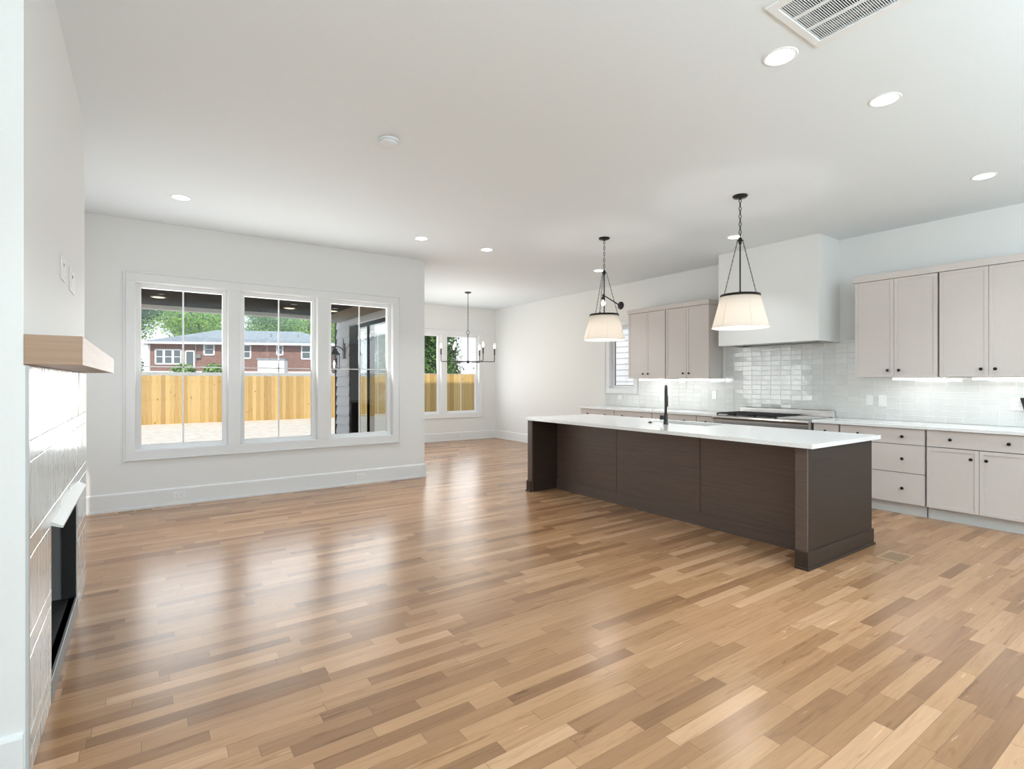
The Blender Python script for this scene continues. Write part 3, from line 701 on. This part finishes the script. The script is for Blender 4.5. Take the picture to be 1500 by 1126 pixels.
dv = Vector((.80, .60, 0)).normalized(); pts = [Vector((fx, fy, fz+.10)), Vector((fx, fy, fz+.20)), Vector((fx, fy, fz+.30))]
R_ = .095
for k in range(1, 13): a = PI*k/12; pts.append(Vector((fx, fy, fz+.30))+dv*R_*(1-math.cos(a))+Vector((0, 0, R_*math.sin(a))))
build('spout', MB().tube(pts, .0135, 14), 'black', fa)
e = pts[-1]; build('spray_head', MB().ring(e, (0, 0, -1), [(.0135, 0), (.0175, .01), (.0195, .11), (.016, .13)], 18), 'black', fa)
sd_ = Vector((-.82, .57, 0)).normalized()
sd_ = Vector((-.6, .8, 0)).normalized()
build('handle', MB().cyl(Vector((fx, fy, fz+.068)), Vector((fx, fy, fz+.068))+sd_*.045, .014, .024, 16).cyl(Vector((fx, fy, fz+.068))+sd_*.045, Vector((fx, fy, fz+.068))+sd_*.058, .026, .024, 16), 'black', fa)
tag(build('air_switch', MB().ring((4.486, 3.823, .911), (0, 0, 1), [(.022, 0), (.022, .006), (.014, .009), (.014, .013)], 18), 'black', origin=(4.486, 3.823, .911)), 'small black round button on the island worktop beside the faucet', 'button')

# ------------------------------------------------------------------ ceiling fittings
def can(x, y, label):
    r = thing('recessed_light', (x, y, H), label, 'ceiling light', 'recessed ceiling lights')
    build('trim_ring', MB().ring((x, y, H), (0, 0, -1), [(.086, 0), (.085, .003), (.078, .005), (.070, .004), (.070, 0)], 32, cap0=False, cap1=False), 'plate', r)
    build('lens', MB().ring((x, y, H), (0, 0, -1), [(.071, .0), (.071, .0035)], 32), 'lens', r)
    d = bpy.data.lights.new('can', 'AREA'); d.shape = 'DISK'; d.size = .14; d.energy = CAN_W; d.color = (.91, .965, 1); d.spread = math.radians(95)
    o = bpy.data.objects.new('can_light', d); COL.objects.link(o); o.parent = r; o.location = (0, 0, -.012)
for x, y, s in [(.284, 1.45, 'recessed ceiling light above the fireplace corner, outside the picture'),
                (2.762, 1.478, 'lit recessed ceiling light right beside the ceiling air grille'),
                (3.707, 1.339, 'lit recessed ceiling light between the air grille and the right upper cabinets'),
                (5.771, 1.365, 'lit recessed ceiling light near the right upper cabinets'),
                (.284, 5.814, 'lit recessed ceiling light above the leftmost living room window'),
                (2.736, 5.830, 'lit recessed ceiling light just before the corner of the window wall'),
                (3.672, 5.840, 'lit recessed ceiling light just right of the window wall corner, toward the dining nook'),
                (5.790, 5.950, 'lit recessed ceiling light seen behind the chain of the further pendant'),
                (5.771, 3.639, 'lit recessed ceiling light seen behind the chain of the nearer pendant, by the hood')]: can(x, y, s)
sm = thing('smoke_detector', (1.43, 3.584, H), 'round white smoke detector alone on the middle of the ceiling', 'smoke detector')
build('base', MB().ring((1.43, 3.584, H), (0, 0, -1), [(.072, 0), (.072, .012), (.068, .014)], 36), 'ceil', sm)
build('cap', MB().ring((1.43, 3.584, H-.014), (0, 0, -1), [(.060, 0), (.060, .010), (.050, .018), (.0, .019)], 36), 'ceil', sm)
gr = thing('ceiling_air_grille', ((GR[0]+GR[1])/2, .86, H), 'large white return air grille in the ceiling at the top right', 'air grille')
x0, x1, y0, y1 = GR; o = .052; b = MB()
b.box(x0-o, x0, y0-o, y1+o*.7, H-.010, H).box(x1, x1+o, y0-o, y1+o*.7, H-.010, H).box(x0, x1, y1, y1+o*.7, H-.010, H).box(x0, x1, y0-o, y0, H-.010, H)
build('frame', b, 'trim', gr, bevel=.003)
b = MB()
for k in range(1, 3): xx = x0+(x1-x0)*k/3; b.box(xx-.008, xx+.008, y0, y1, H-.008, H)
build('divider', b, 'trim', gr)
b = MB(); n = 90
for k in range(n): yy = y0+(y1-y0)*(k+.5)/n; b.box(x0, x1, yy-.0009, yy+.0009, H-.003, H+.003)
build('louvers', b, 'trim', gr)
b = MB(); t = .01; zt = H+.32
b.box(x0-t, x0, y0, y1, H+.011, zt).box(x1, x1+t, y0, y1, H+.011, zt).box(x0, x1, y0-t, y0, H+.011, zt).box(x0, x1, y1, y1+t, H+.011, zt).box(x0, x1, y0, y1, zt, zt+t)
build('plenum', b, 'ductdark', gr)
b = MB().tube([(x0+.02, y1-.03, H+.10), (x1-.02, y0+.05, H+.12)], .02).box(x0, x1, y1-.05, y1, H+.02, H+.05).box(x1-.05, x1, y0, y1, H+.02, H+.05).box(x0, x0+.04, y0, y1, H+.02, H+.05).tube([(x0+.02, 1.0, H+.09), (x1-.02, 1.24, H+.09)], .012)
build('duct_frame', b, 'duct', gr)

# ------------------------------------------------------------------ pendants, chandelier, sconce
def pendant(x, y, ph, label):
    r = thing('pendant_light', (x, y, H), label, 'pendant light', 'pendants over the island')
    build('canopy', MB().ring((x, y, H), (0, 0, -1), [(.066, 0), (.066, .008), (.058, .018), (.012, .022), (.010, .035)], 28), 'bronze', r)
    build('chain', MB().chain((x, y, H-.03), (x, y, 2.685), .036, .026, .0036), 'bronze', r)
    build('hub', MB().ring((x, y, 2.69), (0, 0, -1), [(.008, 0), (.016, .008), (.016, .022), (.028, .026), (.028, .034), (.013, .038), (.013, .06), (.007, .064)], 18), 'bronze', r)
    zr, zb, rt, rb = 2.150, 1.850, .172, .248
    build('rod', MB().cyl((x, y, 2.64), (x, y, zr-.03), .0065), 'bronze', r)
    for k in range(3):
        a = math.radians(ph+120*k)-YAW; dx, dy = math.cos(a), math.sin(a)
        sc_ = build('side_chain', MB().chain((x+dx*.028, y+dy*.028, 2.655), (x+dx*(rt-.014), y+dy*(rt-.014), zr+.035), .020, .012, .0022), 'bronze', r)
        build('eyelet', MB().cyl((x+dx*(rt-.014), y+dy*(rt-.014), zr-.002), (x+dx*(rt-.014), y+dy*(rt-.014), zr+.035), .005).ring((x+dx*(rt-.014), y+dy*(rt-.014), zr+.012), (0, 0, 1), [(.009, 0), (.009, .006)], 10), 'bronze', sc_)
    band = MB().ring((x, y, zr-.012), (0, 0, 1), [(rt+.0035, 0), (rt+.0025, .022), (rt-.008, .022), (rt-.006, 0), (rt+.0035, 0)], 48, cap0=False, cap1=False)
    for k in range(3):
        a = math.radians(ph+120*k)-YAW; band.cyl((x, y, zr), (x+math.cos(a)*rt, y+math.sin(a)*rt, zr), .004, seg=6)
    build('rim_band', band, 'bronze', r)
    S = MB(); ns = 48; S.ring((x, y, zb), (0, 0, 1), [(rb, 0), (rb+.002, .008), (rb-.003, .010), (rt, zr-zb-.008), (rt-.002, zr-zb-.008), (rb-.006, .008), (rb-.004, 0), (rb, 0)], ns, cap0=False, cap1=False)
    sh = build('lamp_shade', S, 'shade', r)
    sm_ = MB()
    for k in range(6):
        a = math.radians(30+60*k)-YAW
        sm_.tube([(x+math.cos(a)*(rb-.002), y+math.sin(a)*(rb-.002), zb+.01), (x+math.cos(a)*(rt+.0005), y+math.sin(a)*(rt+.0005), zr-.012)], .0018, 5)
    build('seams', sm_, 'shade', sh)
    bb = build('bulb', MB().ring((x, y, 2.07), (0, 0, -1), [(.013, -.03), (.014, 0), (.030, .035), (.034, .06), (.026, .085), (.0, .095)], 18), 'bulb', r)
    build('socket', MB().ring((x, y, 2.14), (0, 0, -1), [(.014, 0), (.018, .01), (.018, .045)], 16), 'bronze', bb)
    d = bpy.data.lights.new('pendant', 'POINT'); d.energy = 10; d.shadow_soft_size = .05; d.color = (1, .95, .89)
    o_ = bpy.data.objects.new('pendant_lamp', d); COL.objects.link(o_); o_.parent = r; o_.location = (0, 0, 1.96-H)
pendant(4.53, 2.80, 6.6, 'white fabric shade pendant hanging over the near end of the island')
pendant(4.53, 4.56, 2, 'white fabric shade pendant hanging over the far end of the island')

cx, cy = 5.13, 8.84
ch = thing('chandelier', (cx, cy, H), 'thin black six-arm candle chandelier hanging in the dining nook', 'chandelier')
build('canopy', MB().ring((cx, cy, H), (0, 0, -1), [(.064, 0), (.064, .010), (.05, .022), (.010, .026), (.008, .04)], 28), 'black', ch)
build('chain', MB().chain((cx, cy, H-.03), (cx, cy, 2.33), .034, .018, .0035), 'black', ch)
build('ring', MB().link((cx, cy, 2.295), (0, 0, 1), (math.cos(YAW), -math.sin(YAW), 0), .085, .06, .005), 'black', ch)
build('stem', MB().cyl((cx, cy, 2.26), (cx, cy, 1.70), .008).ring((cx, cy, 1.755), (0, 0, -1), [(.01, 0), (.03, .005), (.03, .035), (.012, .05), (.004, .06)], 18), 'black', ch)
for k, dg in enumerate((3, 63, 123, 183, 243, 303)):
    a = math.radians(dg+4.8)-YAW; dx, dy = math.cos(a), math.sin(a); Rr = .515; P = lambda q, zz: (cx+dx*q, cy+dy*q, zz)
    am = build('arm', MB().tube([P(.02, 1.735), P(Rr-.02, 1.735), P(Rr-.006, 1.741), P(Rr, 1.755), P(Rr, 1.88)], .0075, 8), 'black', ch)
    build('candle_sleeve', MB().ring(P(Rr, 1.875), (0, 0, 1), [(.02, 0), (.02, .004), (.013, .006), (.013, .115)], 14), 'black', am)
    build('bulb', MB().ring(P(Rr, 1.99), (0, 0, 1), [(.010, 0), (.019, .03), (.017, .055), (.006, .095), (.0, .10)], 14), 'bulb', am)
d = bpy.data.lights.new('chandelier', 'POINT'); d.energy = 18; d.shadow_soft_size = .45; d.color = (1, .93, .84)
o_ = bpy.data.objects.new('chandelier_lamp', d); COL.objects.link(o_); o_.parent = ch; o_.location = (0, 0, 2.03-H)

sx_, sy_, sz_ = XK, 6.58, 2.70
sn = thing('wall_sconce', (sx_, sy_, sz_), 'black swing-arm wall sconce above the small kitchen window', 'sconce')
build('backplate', MB().ring((sx_, sy_, sz_), (-1, 0, 0), [(.070, 0), (.070, .010), (.062, .018), (.02, .020), (.018, .04)], 28), 'black', sn)
build('arm', MB().tube([(sx_-.035, sy_, sz_), (sx_-.06, sy_, sz_+.012), (sx_-.43, sy_, sz_+.145)], .010, 10).ring((sx_-.43, sy_-.012, sz_+.147), (0, 1, 0), [(.02, 0), (.02, .024)], 14), 'black', sn)
build('lamp_socket', MB().ring((sx_-.435, sy_, sz_+.145), (0, 0, -1), [(.012, 0), (.012, .02), (.03, .035), (.03, .085)], 16), 'black', sn)
build('bulb', MB().ring((sx_-.435, sy_, sz_+.06), (0, 0, -1), [(.014, 0), (.034, .04), (.036, .06), (.026, .09), (.0, .102)], 16), 'bulb', sn)

# ------------------------------------------------------------------ floor registers
def register(name, x0, x1, y0, y1, along, label, n, gapmid):
    r = thing('floor_vent', ((x0+x1)/2, (y0+y1)/2, 0), label, 'floor vent', 'oak floor vents')
    build('plate', MB().box(x0, x1, y0, y1, 0, .003), 'ventwood' if along == 'x' else 'ventwood_flush', r, bevel=.001)
    s = MB()
    if along == 'x':
        m = .10*(x1-x0)
        for k in range(n):
            a = x0+m+(x1-x0-2*m)*k/n
            if gapmid and abs(k-(n-1)/2) < .9: continue
            s.box(a, a+.0075, y0+.028, y1-.028, .003, .0034)
    else:
        for k in range(n):
            a = y0+.02+(y1-y0-.04)*k/n; s.box(x0+.05, x1-.05, a, a+.008, .003, .0034)
    build('slots', s, 'slot' if along == 'x' else M['ventslot'], r)
M['ventslot'] = mat('vent slot', (.16, .10, .06), .7)
register('floor_vent', -.25, .11, 6.70, 6.83, 'x', 'slotted oak floor vent by the baseboard under the left window', 19, True)
register('floor_vent', 4.62, 4.92, 1.565, 1.745, 'y', 'flush oak floor vent in front of the near island end', 8, False)

# ------------------------------------------------------------------ outdoors
GZ = -.26
struct('floor_yard', MB().box(-40, 40, 7.04, 24.3, GZ-.2, GZ), 'sand')
struct('floor_hill', MB().prism([(24.0, GZ-.2), (24.0, GZ+.3), (46, 2.02), (120, 2.3), (120, GZ-.2)], 0, -70, 80), 'hill')
# porch roof over the patio
pr = sroot('ceiling_porch', (1.2, 9, 2.63)); 
build('soffit', MB().box(XL-1.5, XWO-.04, YB+.165, 10.62, 2.63, 2.72), 'soffit', pr)
build('fascia', MB().box(XL-1.5, XWO-.04, 10.62, 10.74, 2.56, 2.86), 'cream', pr)
build('roof_deck', MB().box(XL-1.5, XWO-.04, YB+.165, 10.74, 2.86, 2.95), 'roof', pr)
build('ledger', MB().box(XWO-.30, XWO-.045, YB+.165, 10.62, 2.52, 2.629), 'tanboard', pr)
for x, y, s in [(.18, 9.6, 'left'), (2.08, 9.75, 'middle'), (2.80, 9.70, 'right')]:
    q = thing('porch_light', (x, y, 2.63), {'left': 'small lit recessed light in the dark porch ceiling, seen through the leftmost window', 'middle': 'small lit recessed light in the dark porch ceiling, seen through the middle window', 'right': 'small lit recessed light in the dark porch ceiling, seen through the third window'}[s], 'porch light', 'porch ceiling lights')
    build('lens', MB().ring((x, y, 2.63), (0, 0, -1), [(.075, 0), (.075, .006)], 24), mat('porch lens', (1, 1, 1), emit=(1, .80, .52), estr=1.4), q)
    build('trim_ring', MB().ring((x, y, 2.63), (0, 0, -1), [(.10, 0), (.10, .005), (.076, .007), (.076, 0)], 24, cap0=False, cap1=False), 'cream', q)
def lap(b, axis, face, sg, u0, u1, z0, z1, h_=.15, t=.018):
    z = z0
    while z < z1-.01:
        zt = min(z+h_, z1); pr_ = [(face, z), (face+sg*t, z), (face+sg*.004, zt), (face, zt)]
        if axis == 0: b.prism(pr_, 1, u0, u1)
        else: b.prism(pr_, 0, u0, u1)
        z = zt
    return b
XS = XWO-.004
lb = MB(); lap(lb, 0, XS, -1, 10.04, 10.83, GZ, 2.62, .19, .028); lap(lb, 0, XS, -1, YB+.17, 10.04, 2.42, 2.62, .2, .028); lap(lb, 0, XS, -1, YB+.17, 7.38, GZ, 2.42, .19, .028)
struct('wall_wing_siding', lb, 'siding')
struct('trim_4', MB().box(XS-.03, XS+.08, 10.835, 10.90, GZ, 2.62), 'frame_dark')
lx, ly, lz = XS-.028, 10.30, 1.95
ln = thing('wall_lantern', (lx, ly, lz), 'black glass coach lantern on the siding outside the third window', 'lantern')
build('backplate', MB().box(lx-.015, lx, ly-.055, ly+.055, lz-.16, lz+.14), 'black', ln, bevel=.006)
build('arm', MB().tube([(lx-.01, ly, lz), (lx-.08, ly, lz+.07), (lx-.16, ly, lz+.08), (lx-.19, ly, lz+.06), (lx-.19, ly, lz+.05)], .009, 8).tube([(lx-.01, ly, lz+.13), (lx-.02, ly, lz+.24)], .01, 8), 'black', ln)
qx = lx-.19; b = MB(); 
for a in (-1, 1):
    for c in (-1, 1): b.box(qx+a*.075-.006, qx+a*.075+.006, ly+c*.075-.006, ly+c*.075+.006, lz-.34, lz-.07)
b.box(qx-.085, qx+.085, ly-.085, ly+.085, lz-.355, lz-.34).box(qx-.085, qx+.085, ly-.085, ly+.085, lz-.085, lz-.07)
cage = build('cage', b, 'black', ln)
build('cap', MB().ring((qx, ly, lz-.07), (0, 0, 1), [(.125, 0), (.10, .02), (.045, .09), (.03, .10), (.03, .125), (.012, .135)], 4, smooth=False), 'black', ln)
build('bulb', MB().ring((qx, ly, lz-.29), (0, 0, 1), [(.012, -.05), (.012, 0), (.018, .03), (.015, .06), (.0, .10)], 12), 'bulb', ln)

def fence(name, p0, p1, z0, z1, label, front):
    """board fence between two ground points; front = side (unit vector) that shows the boards"""
    p0, p1 = Vector((*p0, 0)), Vector((*p1, 0)); d = p1-p0; L = d.length; d.normalize(); fr = Vector((*front, 0))
    r = thing(name, tuple((p0+p1)/2+Vector((0, 0, z0))), label, 'fence', 'cedar yard fences')
    b = MB(); w_ = .142; n = int(L/w_)
    for k in range(n):
        a = p0+d*(k*w_+.002); c = p0+d*((k+1)*w_-.004); t = .016+random.uniform(0, .004); zt = z1+random.uniform(-.012, .012); ch_ = .03
        q = [(a, z0), (c, z0), (c, zt-ch_), (c-d*ch_, zt), (a+d*ch_, zt), (a, zt-ch_)]
        vs = [p+Vector((0, 0, z_)) for p, z_ in q]+[p+fr*t+Vector((0, 0, z_)) for p, z_ in q]
        b.add(vs, [(5, 4, 3, 2, 1, 0), (6, 7, 8, 9, 10, 11)]+[(i, (i+1) % 6, 6+(i+1) % 6, 6+i) for i in range(6)], random.random())
    build('board_panel', b, 'fence', r)
    rl = MB()
    for zz in (z0+.25, (z0+z1)/2, z1-.25):
        vs = [];
        for s, e_ in ((-.04, zz-.045), (-.0, zz-.045), (-.0, zz+.045), (-.04, zz+.045)):
            vs.append(p0+fr*s+Vector((0, 0, e_)))
        vs += [v+d*L for v in vs]
        rl.add(vs, [(0, 1, 2, 3), (7, 6, 5, 4)]+[(i, 4+i, 4+(i+1) % 4, (i+1) % 4) for i in range(4)])
    build('rails', rl, 'fence', r)
    m = int(L/2.4)
    for k in range(m+1):
        p = p0+d*(L*k/m)-fr*.085; build('post', MB().box(p.x-.045, p.x+.045, p.y-.045, p.y+.045, z0-.05, z1-.06), 'fence', r)
fence('board_fence', (-7, 23.8), (14.0, 23.8), GZ, 1.575, 'sunlit cedar board fence across the back of the yard, below the brick house', (0, -1))
fence('board_fence', (5.6, 15.5), (12.1, 15.5), GZ, 1.60, 'half-shaded cedar board fence seen through the dining window', (0, -1))
fence('board_fence', (-7.0, 7.4), (-7.0, 23.7), GZ, 1.58, 'cedar board fence along the left side of the yard, mirrored in the glass door', (1, 0))

# brick house
A = Vector((.491-.05, 54.668, 0)); Bp = Vector((14.0, 48.75, 0)); dd = (Bp-A).normalized(); LH = (Bp-A).length; nn = Vector((dd.y, -dd.x, 0))   # nn points to the camera
hr = thing('brick_house', (A.x, A.y, 2.06), 'single-storey red brick house with grey hip roof beyond the fence', 'house'); HB, HE = 1.9, 4.70
hr.rotation_euler = (0, 0, math.atan2(dd.y, dd.x))
def hpart(name, b, m, parent=None):
    me_parent = parent or hr
    me = bpy.data.meshes.new(name); me.from_pydata([tuple(v-Vector((0, 0, 2.06))) for v in b.v], [], b.f)
    bm = bmesh.new(); bm.from_mesh(me); bmesh.ops.recalc_face_normals(bm, faces=bm.faces); bm.to_mesh(me); bm.free()
    me.materials.append(M[m]); o = bpy.data.objects.new(name, me); COL.objects.link(o); o.parent = me_parent; return o
DPT = 8.0   # local: x along the front, y away from the camera
hpart('wall', MB().box(0, LH, 0, DPT, 1.6, HE), 'brick')
ov = .5; rf = MB()
e0 = [(-ov, -ov, HE), (LH+ov, -ov, HE), (LH+ov, DPT+ov, HE), (-ov, DPT+ov, HE)]; rz = 6.15
rf.add(e0+[(3.9, DPT/2, rz), (LH-3.4, DPT/2, rz)]+[(p[0], p[1], HE-.14) for p in e0], [(0, 1, 5, 4), (1, 2, 5), (2, 3, 4, 5), (3, 0, 4), (6, 7, 1, 0), (7, 8, 2, 1), (8, 9, 3, 2), (9, 6, 0, 3), (6, 9, 8, 7)])
hpart('roof', rf, 'roof')
hpart('fascia', MB().box(-ov, LH+ov, -ov-.03, -ov, HE-.17, HE+.02).box(-ov-.03, -ov, -ov, DPT, HE-.17, HE+.02), 'white_out')
hpart('foundation', MB().box(-.02, LH+.02, -.03, .05, 1.6, 2.22), 'grout')
hpart('downspout', MB().box(-.12, -.02, -.10, 0, 1.7, HE-.2).box(-.30, -.02, -.4, -.05, HE-.30, HE-.18), 'white_out')
def hu(u):   # pixel column -> distance along the front
    ray = Vector((math.sin(YAW)+math.cos(YAW)*(u-750)/FPX, math.cos(YAW)-math.sin(YAW)*(u-750)/FPX, 0))
    t_ = (A.x*nn.x+A.y*nn.y)/(ray.x*nn.x+ray.y*nn.y); return (ray*t_-A).dot(dd), t_
def hz(u, v): return CAMH+(558-v)/FPX*hu(u)[1]
def hwin(name, u0, u1, v0, v1, mull=1, m='winpane'):
    x0, x1 = hu(u0)[0], hu(u1)[0]; z1, z0 = hz((u0+u1)/2, v0), hz((u0+u1)/2, v1); f = .12
    w_ = hpart(name, MB().box(x0, x1, -.05, .02, z0, z0+f).box(x0, x1, -.05, .02, z1-f, z1).box(x0, x0+f, -.05, .02, z0, z1).box(x1-f, x1, -.05, .02, z0, z1), 'white_out')
    b = MB()
    for k in range(1, mull): xx = x0+(x1-x0)*k/mull; b.box(xx-.09, xx+.09, -.045, .01, z0+f, z1-f)
    if name == 'window': b.box(x0+f, x1-f, -.03, .01, (z0+z1)/2-.03, (z0+z1)/2+.03)
    if b.v: hpart('mullions', b, 'white_out', w_)
    hpart('pane', MB().box(x0+f, x1-f, -.02, -.01, z0+f, z1-f), m, w_)
hwin('window', 227, 266.5, 511, 533.8, 3); hwin('door', 271, 285.7, 513, 545.5); hwin('window', 298, 314.8, 503, 520.5); hwin('window', 356, 368.2, 504.5, 525.5)
hwin('window', 404.5, 415.3, 504.5, 520.5); hwin('window', 441, 456, 505, 526.5)
x_ = hu(287.5)[0]; hpart('power_mast', MB().box(x_-.03, x_+.03, -.10, -.04, 3.0, 4.75).box(x_+.05, x_+.4, -.18, 0, 3.35, 3.65), 'steel_dark')
hpart('vent_pipe', MB().box(LH*.62, LH*.62+.15, 1.6, 1.75, 5.0, 5.75).box(LH*.78, LH*.78+.15, 1.6, 1.75, 5.0, 5.7), 'steel_dark')
# white utility box by the house
tx = hu(389)[0]; tx1 = hu(427)[0]; ub = A+dd*((tx+tx1)/2)+nn*2.0
ut = thing('storage_box', (ub.x, ub.y, 1.72), 'white rectangular storage box standing before the brick house', 'storage box')
hz0, hz1 = 1.72, hz(408, 526.5); L2 = (tx1-tx)/2*.96
b = MB(); q = [ub-dd*L2+nn*.7, ub+dd*L2+nn*.7, ub+dd*L2-nn*.7, ub-dd*L2-nn*.7]
b.add([p+Vector((0, 0, hz0)) for p in q]+[p+Vector((0, 0, hz1-.12)) for p in q], [(0, 3, 2, 1), (4, 5, 6, 7)]+[(i, (i+1) % 4, 4+(i+1) % 4, 4+i) for i in range(4)]); build('body', b, 'white_out', ut)
b = MB(); q = [ub-dd*(L2+.08)+nn*.78, ub+dd*(L2+.08)+nn*.78, ub+dd*(L2+.08)-nn*.78, ub-dd*(L2+.08)-nn*.78]
b.add([p+Vector((0, 0, hz1-.12)) for p in q]+[p+Vector((0, 0, hz1)) for p in q], [(0, 3, 2, 1), (4, 5, 6, 7)]+[(i, (i+1) % 4, 4+(i+1) % 4, 4+i) for i in range(4)]); build('lid', b, 'roof', ut)
# right neighbour's white siding, seen through the kitchen window
lb = MB(); lap(lb, 0, 12.2, -1, 2.0, 17.0, GZ, 5.5, .18, .02)
nb = thing('neighbour_house', (12.5, 8, GZ), 'white lap-sided neighbour house wall outside the small kitchen window', 'house')
build('siding', lb, 'siding_w', nb); build('wall', MB().box(12.2, 15.0, 2.0, 17.0, GZ, 5.5), 'siding_w', nb)
struct('ceiling_left_porch', MB().box(XL-4, XL-.31, YREAR-4.2, 2.6, 2.85, 3.05), 'white_out')
struct('floor_side_yard', MB().box(XK+.16, 30, -12, 7.03, GZ-.2, GZ), 'sand')

# trees and shrubs
def foliage(blobs, n, size, up=.3):
    b = MB(); tot = sum(r[1]**2 for r in blobs)
    for (c, rr, rz_) in blobs:
        k = int(n*rr**2/tot)
        for _ in range(k):
            v = Vector((random.gauss(0, 1), random.gauss(0, 1), random.gauss(0, 1))).normalized(); q = random.uniform(.55, 1.03)*(1+.16*math.sin(7*v.x+3*v.z+c[0])*math.cos(6*v.y-2*v.z))
            p = Vector((c[0]+v.x*rr*q, c[1]+v.y*rr*q, c[2]+v.z*rz_*q)); s = size*random.uniform(.6, 1.3)
            nrm = (v+Vector((random.uniform(-.8, .8), random.uniform(-.8, .8), random.uniform(-.3, 1)))).normalized(); u = nrm.orthogonal().normalized(); u = (Matrix.Rotation(random.uniform(0, 6.28), 3, nrm) @ u); w_ = nrm.cross(u)
            b.add([p-u*s, p+w_*s*.5, p+u*s, p-w_*s*.5], [(0, 1, 2, 3)], min(1, max(0, random.gauss(.5, .22))))
    return b
def tree(x, y, z, h_, r_, m, label, n=15000, size=.15, name='tree', cat='tree'):
    t_ = thing(name, (x, y, z), label, cat, 'trees beyond the fence'); bl = []
    for k in range(9):
        a = random.uniform(0, 6.28); q = r_*random.uniform(.15, .62); bl.append(((x+q*math.cos(a), y+q*math.sin(a), z+h_*random.uniform(.42, .82)), r_*random.uniform(.38, .62), h_*random.uniform(.15, .24)))
    bl.append(((x, y, z+h_*.6), r_*.8, h_*.36))
    build('crown', foliage(bl, n, size), m, t_)
    tb_ = MB().tube([(x, y, z-.2), (x+.1, y, z+h_*.3), (x, y+.1, z+h_*.6)], [.35*h_/12, .25*h_/12, .1*h_/12], 8); 
    for k in range(4): a = k*1.6; tb_.tube([(x+.05, y, z+h_*.35), (x+math.cos(a)*r_*.4, y+math.sin(a)*r_*.4, z+h_*.62)], [.13*h_/12, .05*h_/12], 6)
    build('trunk', tb_, 'bark', t_)
tree(-2.6, 63, 1.6, 11, 3.9, 'leaf_dark', 'dark green tree at the left side of the brick house')
tree(4.8, 72, 2.1, 12.5, 4.6, 'leaf_bright', 'bright yellow-green tree rising behind the left of the brick roof')
tree(14.0, 78, 2.1, 11.5, 4.2, 'leaf_mid', 'mid green tree behind the middle of the brick roof')
tree(17.5, 63.5, 2.1, 10.5, 3.6, 'leaf_bright', 'bright green tree behind the right of the brick roof')
tree(25.0, 58, 2.1, 12, 3.8, 'leaf_mid', 'green tree right of the brick house, seen through the third window')
tree(31.0, 72, 2.1, 12, 4.4, 'leaf_bright', 'tall green tree far right behind the brick house')
tree(-14, 66, 2.1, 13, 4.6, 'leaf_dark', 'dark tree far left beyond the fence')
tree(-2.0, 84, 2.1, 14, 4.2, 'leaf_bright', 'bright tree filling the gap above the left corner of the brick house')
tree(7.0, 90, 2.1, 13, 4.4, 'leaf_mid', 'distant green tree filling the gap above the left half of the brick roof')
tree(19.0, 98, 2.1, 14, 5.0, 'leaf_bright', 'distant bright tree filling the gap above the right half of the brick roof')
M['leaf_mix'] = m_leaf('hedge leaves', [(.02, .06, .014), (.07, .18, .035), (.30, .50, .13)])
for x, y, h_, r_, s in [(8.9, 18.0, 5.8, 1.25, 'dense green shrub behind the fence in the right dining pane'), (12.8, 18.6, 6.4, 1.2, 'green shrub furthest right behind the dining fence'),
                        (8.1, 20.0, 6.0, 1.15, 'green shrub behind the fence in the middle dining pane'), (10.6, 21.4, 6.6, 1.0, 'rear green shrub filling the gap behind the right dining pane')]:
    t_ = thing('tall_shrub', (x, y, GZ), s, 'shrub', 'shrubs behind the dining fence'); bl = [((x+random.uniform(-.5, .5)*r_, y+random.uniform(-.3, .3)*r_, GZ+h_*random.uniform(.25, .8)), r_*random.uniform(.5, .75), h_*random.uniform(.16, .26)) for _ in range(8)]
    build('foliage', foliage(bl, 15000, .065), 'leaf_mix', t_)
    build('stem', MB().tube([(x, y, GZ-.1), (x, y, GZ+h_*.6)], [.08, .03], 6), 'bark', t_)
t_ = thing('tall_bush', (-1.3, 57.5, 1.9), 'dark bushy growth at the left corner of the brick house', 'bush')
build('foliage', foliage([((-1.3, 57.5, 3.2), 1.1, 1.4), ((-1.6, 57.9, 4.6), 1.0, 1.2), ((-.9, 57.2, 2.6), .9, .9)], 3500, .13), 'leaf_mid', t_)
build('stem', MB().tube([(-1.3, 57.5, 1.7), (-1.3, 57.6, 4.5)], [.07, .03], 6), 'bark', t_)
for u, v0, s in [(290, 2.2, 'low grey-green bush before the brick house, left one'), (331, 1.8, 'low green bush before the brick house, right one')]:
    x_, t2 = hu(u); p = A+dd*x_+nn*3.0
    t_ = thing('low_bush', (p.x, p.y, 1.75), s, 'bush', 'bushes before the house'); build('foliage', foliage([((p.x, p.y, 2.25), .8, .55), ((p.x+.35, p.y-.15, 2.1), .6, .5)], 900, .14), 'leaf_mid', t_)
